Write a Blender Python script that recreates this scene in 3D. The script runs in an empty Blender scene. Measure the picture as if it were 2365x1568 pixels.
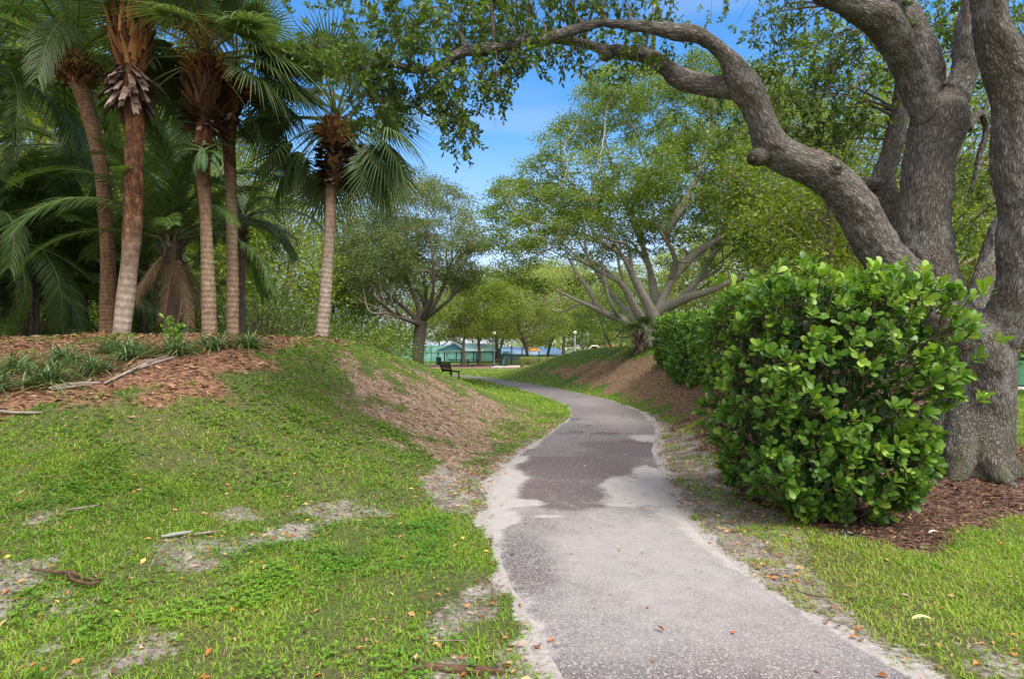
import bpy, math, random
import numpy as np
from mathutils import Vector, Matrix, kdtree

R = math.radians
rng = np.random.default_rng(7)
random.seed(7)
SC = bpy.context.scene
COL = SC.collection

# ------------------------------------------------------------------ camera, sky, sun, exposure
F, CX, HY, CAMH = 1409.0, 1182.5, 815.0, 1.6        # survey of the photograph (its 2365 px wide copy)
cam = bpy.data.cameras.new("camera")
cam.sensor_width = 36.0
cam.lens = F / 2365.0 * 36.0
cam.shift_y = (HY - 784.0) / 2365.0
cam.clip_start, cam.clip_end = 0.05, 3000.0
camo = bpy.data.objects.new("camera", cam)
COL.objects.link(camo)
camo.location = (0, 0, CAMH)
camo.rotation_euler = (R(90), 0, 0)
SC.camera = camo

SUN_AZ, SUN_EL = R(138), R(56)                       # clockwise from +Y (the way we look)
W = bpy.data.worlds.new("World")
SC.world = W
W.use_nodes = True
wn = W.node_tree
for n in list(wn.nodes):
    wn.nodes.remove(n)
sky = wn.nodes.new("ShaderNodeTexSky")
sky.sky_type = 'NISHITA'
sky.sun_disc = False
sky.sun_elevation = SUN_EL
sky.sun_rotation = SUN_AZ
sky.altitude = 0
sky.air_density = 1.0
sky.dust_density = 0.6
sky.ozone_density = 2.2
bg = wn.nodes.new("ShaderNodeBackground")
bg.inputs[1].default_value = 0.15
wo = wn.nodes.new("ShaderNodeOutputWorld")
# thin high cloud veil, thicker towards the horizon, wispy higher up
tc = wn.nodes.new("ShaderNodeTexCoord")
sx = wn.nodes.new("ShaderNodeSeparateXYZ")
wn.links.new(tc.outputs['Generated'], sx.inputs[0])
mp = wn.nodes.new("ShaderNodeMapping")
mp.inputs['Scale'].default_value = (1.2, 1.2, 5.0)
wn.links.new(tc.outputs['Generated'], mp.inputs[0])
wnz = wn.nodes.new("ShaderNodeTexNoise")
wnz.inputs['Scale'].default_value = 1.6
wnz.inputs['Detail'].default_value = 6
wn.links.new(mp.outputs[0], wnz.inputs['Vector'])
wr = wn.nodes.new("ShaderNodeMapRange")
wr.inputs[1].default_value = 0.56
wr.inputs[2].default_value = 0.80
wr.inputs[3].default_value = 0.0
wr.inputs[4].default_value = 0.40
wn.links.new(wnz.outputs[0], wr.inputs[0])
hz = wn.nodes.new("ShaderNodeMapRange")
hz.inputs[1].default_value = 0.0
hz.inputs[2].default_value = 0.34
hz.inputs[3].default_value = 0.92
hz.inputs[4].default_value = 0.0
wn.links.new(sx.outputs[2], hz.inputs[0])
mx = wn.nodes.new("ShaderNodeMath")
mx.operation = 'MAXIMUM'
wn.links.new(wr.outputs[0], mx.inputs[0])
wn.links.new(hz.outputs[0], mx.inputs[1])
hsv = wn.nodes.new("ShaderNodeHueSaturation")
hsv.inputs['Saturation'].default_value = 1.32
hsv.inputs['Value'].default_value = 0.64
wn.links.new(sky.outputs[0], hsv.inputs['Color'])
cm = wn.nodes.new("ShaderNodeMixRGB")
wn.links.new(mx.outputs[0], cm.inputs[0])
wn.links.new(hsv.outputs[0], cm.inputs[1])
cm.inputs[2].default_value = (1.95, 2.08, 2.6, 1)
# unseen broken white cloud, added behind and above us to soften all the light
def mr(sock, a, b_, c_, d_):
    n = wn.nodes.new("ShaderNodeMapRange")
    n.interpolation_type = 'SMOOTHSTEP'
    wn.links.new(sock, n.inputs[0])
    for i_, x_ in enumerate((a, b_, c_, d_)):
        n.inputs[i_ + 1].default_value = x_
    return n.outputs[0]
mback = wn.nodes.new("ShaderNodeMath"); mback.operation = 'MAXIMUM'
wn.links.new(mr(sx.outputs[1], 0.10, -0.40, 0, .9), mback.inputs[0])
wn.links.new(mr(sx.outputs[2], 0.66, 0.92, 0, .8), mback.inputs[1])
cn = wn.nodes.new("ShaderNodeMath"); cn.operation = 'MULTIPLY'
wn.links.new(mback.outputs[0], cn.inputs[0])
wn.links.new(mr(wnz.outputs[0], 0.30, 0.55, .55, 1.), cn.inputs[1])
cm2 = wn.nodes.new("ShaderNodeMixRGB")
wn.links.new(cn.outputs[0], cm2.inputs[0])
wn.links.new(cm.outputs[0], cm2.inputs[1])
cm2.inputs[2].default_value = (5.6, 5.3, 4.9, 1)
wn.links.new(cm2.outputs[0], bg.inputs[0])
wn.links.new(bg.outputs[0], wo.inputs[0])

sun = bpy.data.lights.new("sun", 'SUN')
sun.energy = 2.2
sun.angle = R(24)
sun.color = (1.0, 0.95, 0.86)
suno = bpy.data.objects.new("sun", sun)
COL.objects.link(suno)
to_sun = Vector((math.cos(SUN_EL) * math.sin(SUN_AZ), math.cos(SUN_EL) * math.cos(SUN_AZ), math.sin(SUN_EL)))
suno.rotation_euler = to_sun.to_track_quat('Z', 'Y').to_euler()
suno.location = (30, -10, 40)

SC.view_settings.view_transform = 'Standard'
SC.view_settings.look = 'None'
SC.view_settings.gamma = 1.0
SC.view_settings.exposure = 1.56
SC.cycles.max_bounces = 6
SC.cycles.diffuse_bounces = 4
SC.cycles.glossy_bounces = 2
SC.cycles.transmission_bounces = 4
SC.cycles.transparent_max_bounces = 4

# ------------------------------------------------------------------ numpy helpers
def A(*v):
    return np.array(v, dtype=np.float64)

def S(t):
    t = np.clip(t, 0, 1)
    return t * t * (3 - 2 * t)

def nrm(v):
    return v / np.maximum(np.linalg.norm(v, axis=-1, keepdims=True), 1e-9)

def _hash(i, j, k, seed):
    with np.errstate(over='ignore'):
        h = (i.astype(np.int64) * 374761393 + j.astype(np.int64) * 668265263 + k.astype(np.int64) * 2147483647 + seed * 974634777) & 0xFFFFFFFF
        h = ((h ^ (h >> 13)) * 1274126177) & 0xFFFFFFFF
        h = h ^ (h >> 16)
    return (h & 0xFFFFFF) / float(0xFFFFFF)

def vnoise(p, seed=0):
    """value noise 0..1 of points (N,2) or (N,3)"""
    p = np.asarray(p, float)
    if p.shape[1] == 2:
        p = np.c_[p, np.zeros(len(p))]
    i = np.floor(p).astype(np.int64)
    f = p - i
    f = f * f * (3 - 2 * f)
    out = 0
    for a in (0, 1):
        for b in (0, 1):
            for c in (0, 1):
                w = (f[:, 0] if a else 1 - f[:, 0]) * (f[:, 1] if b else 1 - f[:, 1]) * (f[:, 2] if c else 1 - f[:, 2])
                out = out + w * _hash(i[:, 0] + a, i[:, 1] + b, i[:, 2] + c, seed)
    return out

def fbm(p, seed=0, oct=4):
    o, a, t = 0, 1.0, 0
    p = np.asarray(p, float)
    for k in range(oct):
        o = o + a * vnoise(p * 2.03 ** k + 17.3 * k, seed + k)
        t += a
        a *= .5
    return o / t

def P(px, py, Y):
    return A((px - CX) / F * Y, Y, CAMH - (py - HY) / F * Y)

def rand_unit(n):
    return nrm(rng.normal(size=(n, 3)))

def catmull(pts, n):
    """resample a polyline (N,k) smoothly with n points a segment"""
    p = np.asarray(pts, float)
    if len(p) < 3:
        t = np.linspace(0, 1, n + 1)[:, None]
        return p[0] * (1 - t) + p[-1] * t
    q = np.vstack([2 * p[0] - p[1], p, 2 * p[-1] - p[-2]])
    out = []
    t = np.linspace(0, 1, n, endpoint=False)[:, None]
    for i in range(1, len(q) - 2):
        a, b, c, d = q[i - 1], q[i], q[i + 1], q[i + 2]
        out.append(.5 * (2 * b + (c - a) * t + (2 * a - 5 * b + 4 * c - d) * t ** 2 + (3 * b - a - 3 * c + d) * t ** 3))
    out.append(p[-1:])
    return np.vstack(out)

# ------------------------------------------------------------------ mesh builder
class MB:
    def __init__(s):
        s.v, s.q, s.t, s.r, s.b, s.mi = [], [], [], [], [], []
        s.n = 0

    def add(s, v, quads=None, tris=None, rnd=0.5, bk=None):
        v = np.asarray(v, float).reshape(-1, 3)
        s.v.append(v)
        if quads is not None and len(quads):
            s.q.append(np.asarray(quads, np.int64).reshape(-1, 4) + s.n)
        if tris is not None and len(tris):
            s.t.append(np.asarray(tris, np.int64).reshape(-1, 3) + s.n)
        s.r.append(np.broadcast_to(np.asarray(rnd, float), (len(v),)).copy())
        s.b.append(v if bk is None else bk)
        s.n += len(v)
        return s

    def box(s, c, size, rot=None, rnd=.5, bev=0.0):
        c = np.asarray(c, float)
        h = np.asarray(size, float) / 2
        b = min(bev, h.min() * .45)
        if b > 0:
            # chamfered box: 24 verts
            vs, ids = [], {}
            for sx_ in (-1, 1):
                for sy_ in (-1, 1):
                    for sz_ in (-1, 1):
                        for ax in range(3):
                            p = A(sx_, sy_, sz_) * (h - b)
                            p[ax] = (sx_, sy_, sz_)[ax] * h[ax]
                            ids[(sx_, sy_, sz_, ax)] = len(vs)
                            vs.append(p)
            q, t = [], []
            for ax in range(3):
                o = [i for i in range(3) if i != ax]
                for sg in (-1, 1):
                    ring = []
                    for a_, b_ in ((-1, -1), (1, -1), (1, 1), (-1, 1)):
                        k = [0, 0, 0]
                        k[ax] = sg
                        k[o[0]], k[o[1]] = a_, b_
                        ring.append(ids[(*k, ax)])
                    if (sg > 0) == (ax == 1):
                        ring.reverse()
                    q.append(ring)
                for a_ in (-1, 1):
                    for b_ in (-1, 1):
                        k0, k1 = [0, 0, 0], [0, 0, 0]
                        k0[ax], k1[ax] = -1, 1
                        k0[o[0]] = k1[o[0]] = a_
                        k0[o[1]] = k1[o[1]] = b_
                        q.append([ids[(*k0, o[0])], ids[(*k1, o[0])], ids[(*k1, o[1])], ids[(*k0, o[1])]])
            for a_ in (-1, 1):
                for b_ in (-1, 1):
                    for c_ in (-1, 1):
                        t.append([ids[(a_, b_, c_, 0)], ids[(a_, b_, c_, 1)], ids[(a_, b_, c_, 2)]])
            vs = np.array(vs)
        else:
            vs = np.array([[x, y, z] for x in (-1, 1) for y in (-1, 1) for z in (-1, 1)]) * h
            q = [[0, 1, 3, 2], [4, 6, 7, 5], [0, 4, 5, 1], [2, 3, 7, 6], [0, 2, 6, 4], [1, 5, 7, 3]]
            t = None
        if rot is not None:
            vs = vs @ np.array(Matrix(rot).to_3x3()).T if not isinstance(rot, np.ndarray) else vs @ rot.T
        return s.add(vs + c, q, t, rnd)

    def tube(s, pts, rad, sides=8, seg=0, cap=True, rnd=.5, lump=0.0, seed=0, s0=0.0):
        p = np.asarray(pts, float)
        r = np.broadcast_to(np.asarray(rad, float), (len(p),))
        if seg:
            pr = catmull(np.c_[p, r], seg)
            p, r = pr[:, :3], np.maximum(pr[:, 3], 1e-4)
        n = len(p)
        if n < 2:
            return s
        d = np.zeros_like(p)
        d[1:-1] = p[2:] - p[:-2]
        d[0], d[-1] = p[1] - p[0], p[-1] - p[-2]
        d = nrm(d)
        up = A(0, 0, 1) if abs(d[0][2]) < .9 else A(1, 0, 0)
        u = nrm(np.cross(up, d[0]))
        us = [u]
        for i in range(1, n):
            u = us[-1] - d[i] * np.dot(us[-1], d[i])
            us.append(nrm(u))
        us = np.array(us)
        ws = np.cross(d, us)
        ang = np.linspace(0, 2 * math.pi, sides, endpoint=False)
        ca, sa = np.cos(ang), np.sin(ang)
        rr = r[:, None] * np.ones(sides)[None]
        L = np.r_[0, np.cumsum(np.linalg.norm(np.diff(p, axis=0), axis=1))] + s0
        if lump:
            q = np.stack([ca[None] * np.ones(n)[:, None] * 1.3, sa[None] * np.ones(n)[:, None] * 1.3, L[:, None] * 1.6 / max(r.max() * 4, .2) * np.ones(sides)[None]], -1)
            rr = rr * (1 + lump * (fbm(q.reshape(-1, 3), seed, 3).reshape(n, sides) - .5) * 2)
        v = p[:, None] + rr[..., None] * (us[:, None] * ca[None, :, None] + ws[:, None] * sa[None, :, None])
        bk = np.stack([rr * ca[None], rr * sa[None], L[:, None] * np.ones(sides)[None]], -1)
        i = np.arange(n - 1)[:, None] * sides
        j = np.arange(sides)[None]
        k = (j + 1) % sides
        q = np.stack([i + j, i + k, i + k + sides, i + j + sides], -1).reshape(-1, 4)
        v, bk = v.reshape(-1, 3), bk.reshape(-1, 3)
        t = None
        if cap:
            v = np.vstack([v, p[:1], p[-1:] + d[-1:] * r[-1] * .3])
            bk = np.vstack([bk, [[0, 0, s0]], [[0, 0, L[-1]]]])
            a0, a1 = n * sides, n * sides + 1
            jj = np.arange(sides)
            kk = (jj + 1) % sides
            b0 = (n - 1) * sides
            t = np.vstack([np.c_[np.full(sides, a0), kk, jj], np.c_[np.full(sides, a1), b0 + jj, b0 + kk]])
        return s.add(v, q, t, rnd, bk)

    def leaves(s, base, d, up, L, Wd, tmpl, rnd=None):
        """many copies of a leaf template; tmpl = (verts (k,3): along, side, lift ; quads ; tris)"""
        tv, tq, tt = tmpl
        n = len(base)
        if n == 0:
            return s
        d = nrm(d)
        side = nrm(np.cross(d, up))
        nn = np.cross(side, d)
        L = np.broadcast_to(np.asarray(L, float), (n,))
        Wd = np.broadcast_to(np.asarray(Wd, float), (n,))
        tv = np.asarray(tv, float)
        k = len(tv)
        v = (base[:, None] + d[:, None] * (tv[None, :, 0:1] * L[:, None, None]) + side[:, None] * (tv[None, :, 1:2] * Wd[:, None, None])
             + nn[:, None] * (tv[None, :, 2:3] * L[:, None, None]))
        off = (np.arange(n) * k)[:, None, None]
        q = (np.asarray(tq)[None] + off).reshape(-1, 4) if len(tq) else None
        t = (np.asarray(tt)[None] + off).reshape(-1, 3) if len(tt) else None
        if rnd is None:
            rnd = rng.random(n)
        return s.add(v.reshape(-1, 3), q, t, np.repeat(rnd, k))

    def mesh(s, name, mat, smooth=True):
        me = bpy.data.meshes.new(name)
        v = np.vstack(s.v)
        q = np.vstack(s.q) if s.q else np.zeros((0, 4), np.int64)
        t = np.vstack(s.t) if s.t else np.zeros((0, 3), np.int64)
        me.vertices.add(len(v))
        me.vertices.foreach_set("co", v.astype(np.float32).ravel())
        nl = q.size + t.size
        me.loops.add(nl)
        me.loops.foreach_set("vertex_index", np.r_[q.ravel(), t.ravel()].astype(np.int32))
        me.polygons.add(len(q) + len(t))
        st = np.r_[np.arange(len(q)) * 4, q.size + np.arange(len(t)) * 3].astype(np.int32)
        me.polygons.foreach_set("loop_start", st)
        me.update(calc_edges=True)
        me.polygons.foreach_set("use_smooth", np.full(len(q) + len(t), smooth, dtype=bool))
        at = me.attributes.new("rnd", 'FLOAT', 'POINT')
        at.data.foreach_set("value", np.concatenate(s.r).astype(np.float32))
        at = me.attributes.new("bk", 'FLOAT_VECTOR', 'POINT')
        at.data.foreach_set("vector", np.vstack(s.b).astype(np.float32).ravel())
        me.materials.append(mat)
        return me

    def obj(s, name, mat, parent=None, smooth=True):
        o = bpy.data.objects.new(name, s.mesh(name, mat, smooth))
        COL.objects.link(o)
        if parent:
            o.parent = parent
        return o

def part(name, me, parent, loc=(0, 0, 0), rot=(0, 0, 0), scale=1.0):
    o = bpy.data.objects.new(name, me)
    COL.objects.link(o)
    o.parent = parent
    o.location = loc
    o.rotation_euler = rot
    o.scale = (scale,) * 3 if not hasattr(scale, '__len__') else scale
    return o

def thing(name, label, cat, loc=(0, 0, 0), rz=0.0, group=None, scale=1.0):
    o = bpy.data.objects.new(name, None)
    o.empty_display_size = .2
    COL.objects.link(o)
    o.location = loc
    o.rotation_euler = (0, 0, rz)
    o.scale = (scale,) * 3
    return tag(o, label, cat, group)

def tag(o, label, cat, group=None):
    o['label'] = label
    o['category'] = cat
    if group:
        o['group'] = group
    return o

def kind(o, k, label=None):
    o['kind'] = k
    if label:
        o['label'] = label
    return o

# ------------------------------------------------------------------ materials
def newmat(name):
    m = bpy.data.materials.new(name)
    m.use_nodes = True
    nt = m.node_tree
    b = nt.nodes['Principled BSDF']
    return m, nt, b

def nd(nt, typ, **kw):
    n = nt.nodes.new(typ)
    for k, v in kw.items():
        if k in n.inputs:
            n.inputs[k].default_value = v
        else:
            setattr(n, k, v)
    return n

def ln(nt, a, b):
    nt.links.new(a, b)

def ramp(nt, fac, stops):
    r = nt.nodes.new('ShaderNodeValToRGB')
    e = r.color_ramp.elements
    while len(e) < len(stops):
        e.new(.5)
    for i, (p, c) in enumerate(stops):
        e[i].position = p
        e[i].color = (*c[:3], 1)
    if fac is not None:
        nt.links.new(fac, r.inputs[0])
    return r

def mixc(nt, fac, a, b, mode='MIX'):
    n = nt.nodes.new('ShaderNodeMixRGB')
    n.blend_type = mode
    for i, x in ((0, fac), (1, a), (2, b)):
        if isinstance(x, (int, float)):
            n.inputs[i].default_value = x
        elif isinstance(x, tuple):
            n.inputs[i].default_value = (*x[:3], 1)
        else:
            nt.links.new(x, n.inputs[i])
    return n.outputs[0]

def attr(nt, name):
    n = nt.nodes.new('ShaderNodeAttribute')
    n.attribute_name = name
    return n

def noise(nt, vec, scale, detail=4, rough=.55, sc=None):
    if sc is not None:
        m = nt.nodes.new('ShaderNodeMapping')
        m.inputs['Scale'].default_value = sc
        nt.links.new(vec, m.inputs[0])
        vec = m.outputs[0]
    n = nt.nodes.new('ShaderNodeTexNoise')
    n.inputs['Scale'].default_value = scale
    n.inputs['Detail'].default_value = detail
    n.inputs['Roughness'].default_value = rough
    if vec is not None:
        nt.links.new(vec, n.inputs['Vector'])
    return n.outputs[0]

def mrange(nt, val, a, b, c=0., d=1.):
    n = nt.nodes.new('ShaderNodeMapRange')
    nt.links.new(val, n.inputs[0])
    for i, x in enumerate((a, b, c, d)):
        n.inputs[i + 1].default_value = x
    return n.outputs[0]

def math2(nt, op, a, b=None):
    n = nt.nodes.new('ShaderNodeMath')
    n.operation = op
    for i, x in enumerate((a, b)):
        if x is None:
            continue
        if isinstance(x, (int, float)):
            n.inputs[i].default_value = x
        else:
            nt.links.new(x, n.inputs[i])
    return n.outputs[0]

def bump(nt, b, h, strength=.5, dist=.02):
    n = nt.nodes.new('ShaderNodeBump')
    n.inputs['Strength'].default_value = strength
    n.inputs['Distance'].default_value = dist
    nt.links.new(h, n.inputs['Height'])
    nt.links.new(n.outputs[0], b.inputs['Normal'])

def leaf_mat(name, stops, trans=.35, rough=.45, spec=.35, tint=(1.15, 1.2, .5)):
    m, nt, b = newmat(name)
    a = attr(nt, 'rnd')
    oi = nt.nodes.new('ShaderNodeObjectInfo')
    r = ramp(nt, a.outputs['Fac'], stops)
    hv = nd(nt, 'ShaderNodeHueSaturation')
    ln(nt, r.outputs[0], hv.inputs['Color'])
    ln(nt, mrange(nt, oi.outputs['Random'], 0, 1, .85, 1.15), hv.inputs['Value'])
    ln(nt, hv.outputs[0], b.inputs['Base Color'])
    b.inputs['Roughness'].default_value = rough
    b.inputs['Specular IOR Level'].default_value = spec
    t = nd(nt, 'ShaderNodeBsdfTranslucent')
    ln(nt, mixc(nt, 1.0, hv.outputs[0], tint, 'MULTIPLY'), t.inputs['Color'])
    ms = nd(nt, 'ShaderNodeMixShader')
    ms.inputs[0].default_value = trans
    ln(nt, b.outputs[0], ms.inputs[1])
    ln(nt, t.outputs[0], ms.inputs[2])
    ln(nt, ms.outputs[0], nt.nodes['Material Output'].inputs[0])
    return m

def bark_mat(name, stops, scale=14., stretch=.28, strength=.9, dist=.03, lichen=0., moss=0., plates=True):
    m, nt, b = newmat(name)
    a = attr(nt, 'bk').outputs['Vector']
    mp_ = nd(nt, 'ShaderNodeMapping')
    mp_.inputs['Scale'].default_value = (1, 1, stretch)
    ln(nt, a, mp_.inputs[0])
    # wobble
    wob = nd(nt, 'ShaderNodeTexNoise', Scale=scale * .5, Detail=3.0)
    ln(nt, mp_.outputs[0], wob.inputs['Vector'])
    vadd = nd(nt, 'ShaderNodeVectorMath', operation='MULTIPLY_ADD')
    ln(nt, wob.outputs['Color'], vadd.inputs[0])
    vadd.inputs[1].default_value = (.07, .07, .07)
    ln(nt, mp_.outputs[0], vadd.inputs[2])
    vo = nd(nt, 'ShaderNodeTexVoronoi', Scale=scale, feature='DISTANCE_TO_EDGE')
    ln(nt, vadd.outputs[0], vo.inputs['Vector'])
    fine = noise(nt, mp_.outputs[0], scale * 4, 5, .65)
    big = noise(nt, a, 1.6, 4, .6)
    crack = mrange(nt, vo.outputs['Distance'], 0.0, .30, 0, 1)
    h = math2(nt, 'ADD', math2(nt, 'MULTIPLY', crack, .75), math2(nt, 'MULTIPLY', fine, 1.15)) if plates else fine
    fac = math2(nt, 'MULTIPLY', h, .58) if plates else fine
    col = ramp(nt, fac, stops).outputs[0]
    col = mixc(nt, mrange(nt, big, .35, .7, 0, .55), col, mixc(nt, 1.0, col, (1.22, 1.08, .98), 'MULTIPLY'))
    if lichen:
        lf = mrange(nt, noise(nt, a, 2.6, 7, .72), .53, .66, 0, lichen)
        col = mixc(nt, lf, col, (.36, .38, .34))
    if moss:
        sp = nd(nt, 'ShaderNodeSeparateXYZ')
        ln(nt, a, sp.inputs[0])
        low = mrange(nt, sp.outputs[2], .2, 1.1, 1, 0)
        mf = math2(nt, 'MULTIPLY', low, mrange(nt, noise(nt, a, 5, 5, .7), .45, .6, 0, moss))
        col = mixc(nt, mf, col, (.07, .085, .02))
    ln(nt, col, b.inputs['Base Color'])
    b.inputs['Roughness'].default_value = .85
    b.inputs['Specular IOR Level'].default_value = .2
    bump(nt, b, h, strength, dist)
    return m

def plain_mat(name, col, rough=.5, metal=0., var=.15, spec=.4, nscale=6.):
    m, nt, b = newmat(name)
    tcn = nt.nodes.new('ShaderNodeTexCoord')
    n = noise(nt, tcn.outputs['Object'], nscale, 5, .6)
    f = mrange(nt, n, .3, .7, 1 - var, 1 + var)
    c = nd(nt, 'ShaderNodeHueSaturation')
    c.inputs['Color'].default_value = (*col, 1)
    ln(nt, f, c.inputs['Value'])
    ln(nt, c.outputs[0], b.inputs['Base Color'])
    b.inputs['Roughness'].default_value = rough
    b.inputs['Metallic'].default_value = metal
    b.inputs['Specular IOR Level'].default_value = spec
    return m
#--SECTION2--
# ------------------------------------------------------------------ the lie of the land
def flat(px, py):
    Y = F * CAMH / (py - HY)
    return (px - CX) / F * Y, Y

_L = [(1330, 1700), (1290, 1568), (1215, 1420), (1165, 1340), (1132, 1260), (1118, 1190), (1130, 1130), (1180, 1060), (1270, 1000), (1322, 960), (1312, 935), (1225, 905), (1095, 873)]
_R = [(2420, 1700), (2110, 1568), (1900, 1440), (1730, 1330), (1605, 1220), (1540, 1130), (1510, 1040), (1520, 985), (1480, 950), (1400, 920), (1250, 890), (1098, 868.5)]
def _edge(px):
    e = np.array([flat(*p) for p in px])[:, ::-1]                # (Y, X)
    e = e[np.argsort(e[:, 0])]
    a, b = e[0], e[1]
    sl = (b[1] - a[1]) / (b[0] - a[0])
    e = np.vstack([[-40, a[1] + .2], [0, a[1] + .1], e])
    c, d = e[-2], e[-1]
    e = np.vstack([e, [d[0] + 4, d[1] - 2.6], [d[0] + 8, d[1] - 7], [d[0] + 11, d[1] - 16], [d[0] + 13, d[1] - 34]])
    e = e[np.argsort(e[:, 0])]
    u = np.linspace(math.log(.5), math.log(e[-1, 0] + 41.), 3000)    # finer near us
    yy = np.exp(np.linspace(math.log(2.), math.log(e[-1, 0] + 2.), 3000)) - 2.
    xx = np.interp(yy, e[:, 0], e[:, 1])
    k = np.hanning(181); k /= k.sum()
    xp = np.r_[np.full(90, xx[0]), xx, xx[-1] + (xx[-1] - xx[-2]) * np.arange(1, 91)]
    xx = np.convolve(xp, k, 'valid')
    return np.r_[-40, yy], np.r_[xx[0] + .2, xx]
EL, ER = _edge(_L), _edge(_R)
def xl(y): return np.interp(y, *EL)
def xr(y): return np.interp(y, *ER)
def _cosf(e, y):
    s_ = (np.interp(y + .4, *e) - np.interp(y - .4, *e)) / .8
    return 1 / np.sqrt(1 + s_ * s_)
PATH_END = float(ER[0][-1])

def H(x, y):
    x, y = np.asarray(x, float), np.asarray(y, float)
    dl = (xl(y) - x) * _cosf(EL, y)
    dr = (x - xr(y)) * _cosf(ER, y)
    hl = 1.90 * S((dl - .1) / (4.35 + .33 * np.maximum(y - 12, 0))) * S((y - 2.6) / 8.6) * (1 - S((y - 11.5) / 22))
    d0 = 3.0 + np.maximum(y - 10, 0) * .42
    hr = 1.85 * S((dr - .1) / (2.5 + np.maximum(y - 15, 0) * .09)) * S((y - 6.3) / 7.5) * (1 - S((dr - d0) / (3 + np.maximum(y - 12, 0) * .3))) * (1 - S((y - 34) / 15))
    p = np.stack([x, y], -1).reshape(-1, 2)
    off = np.clip(np.maximum(dl, dr) / 1.2, 0, 1)
    n = ((fbm(p * .55, 3, 3) - .5) * .16 + (fbm(p * 2.6, 9, 2) - .5) * .035).reshape(x.shape)
    return hl + hr + n * off * np.where(y > 60, .3, 1)

def G(px, py, ymax=140):
    """where the sight line meets the ground"""
    ys = np.concatenate([np.arange(1.5, 40, .02), np.arange(40, ymax, .1)])
    x = (px - CX) / F * ys
    z = CAMH - (py - HY) / F * ys
    below = np.nonzero(z < H(x, ys))[0]
    k = below[0] if len(below) else len(ys) - 1
    return A(x[k], ys[k], float(H(x[k], ys[k])))

def onG(x, y, dz=0.0):
    return A(x, y, float(H(x, y)) + dz)

def poly_sd(p, poly):
    """signed distance (inside negative) to a polygon, p (N,2)"""
    poly = np.asarray(poly, float)
    d2 = np.full(len(p), 1e9)
    ins = np.zeros(len(p), bool)
    for i in range(len(poly)):
        a, b = poly[i], poly[(i + 1) % len(poly)]
        e = b - a
        w = p - a
        t = np.clip((w @ e) / max(e @ e, 1e-9), 0, 1)
        d2 = np.minimum(d2, ((w - t[:, None] * e) ** 2).sum(1))
        c = (a[1] > p[:, 1]) != (b[1] > p[:, 1])
        with np.errstate(divide='ignore', invalid='ignore'):
            xi = a[0] + (p[:, 1] - a[1]) / (b[1] - a[1]) * e[0]
        ins ^= c & (p[:, 0] < xi)
    d = np.sqrt(d2)
    return np.where(ins, -d, d)

def gpoly(px, extra=()):
    return [tuple(G(*q)[:2]) for q in px] + list(extra)

MULCH_CREST = gpoly([(0, 962), (60, 952), (130, 940), (250, 925), (360, 922), (470, 925), (540, 890), (600, 850), (690, 825), (735, 795), (720, 788)], [(-3.6, 16.5), (-9, 24), (-40, 24), (-40, 4.5), (-7, 5.2)])
MULCH_SLOPE = gpoly([(845, 880), (900, 862), (960, 866), (1040, 890), (1110, 915), (1170, 938), (1225, 962), (1215, 990), (1165, 1035), (1110, 1085), (1020, 1060), (930, 1000), (860, 940)])
MULCH_RIGHT = gpoly([(1225, 857), (1290, 847), (1360, 838), (1440, 829), (1520, 821)], [(7, 24), (9, 17), (8.6, 9)]) + gpoly([(2480, 1075), (2480, 1165), (2365, 1195), (2250, 1225), (2160, 1262), (2080, 1262), (1990, 1235), (1890, 1218), (1800, 1190), (1690, 1110), (1625, 1040), (1590, 985), (1520, 942), (1430, 904), (1350, 882), (1270, 864)])
SOIL_RIGHT = gpoly([(1500, 950), (1590, 985), (1660, 1050), (1740, 1125), (1830, 1200), (1850, 1270), (1900, 1350), (2000, 1440), (2200, 1560), (2110, 1560), (1880, 1425), (1715, 1325), (1590, 1215), (1530, 1130), (1505, 1040), (1515, 985)])
SOIL_LEFT = gpoly([(1110, 1190), (1000, 1165), (965, 1110), (1010, 1070), (1120, 1080), (1200, 1020), (1280, 985), (1320, 958), (1270, 1010), (1190, 1065), (1130, 1130)])
BLOBS = [(420, 1290, .55, .16), (640, 1238, .3, .1), (30, 1350, .45, .2), (110, 1200, .22, .1), (1180, 1530, .35, .14), (1060, 1548, .22, .12), (1030, 1450, .35, .13), (1140, 1350, .18, .1), (200, 1345, .25, .1), (90, 1480, .3, .1),
         (560, 1190, .3, .08), (300, 1520, .22, .1), (1750, 855, .9, .3), (1430, 868, 1.2, .3), (1610, 1225, .3, .1), (2250, 1505, .22, .1), (2320, 1530, .3, .08), (1840, 1385, .2, .1), (150, 1420, .3, .12), (820, 1185, .3, .08)]
BL = [(G(a, b), rx, ry) for a, b, rx, ry in BLOBS]
PICNIC = [(-16, 62), (1.5, 62), (3.5, 66), (3.5, 84), (-18, 84)]

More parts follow.
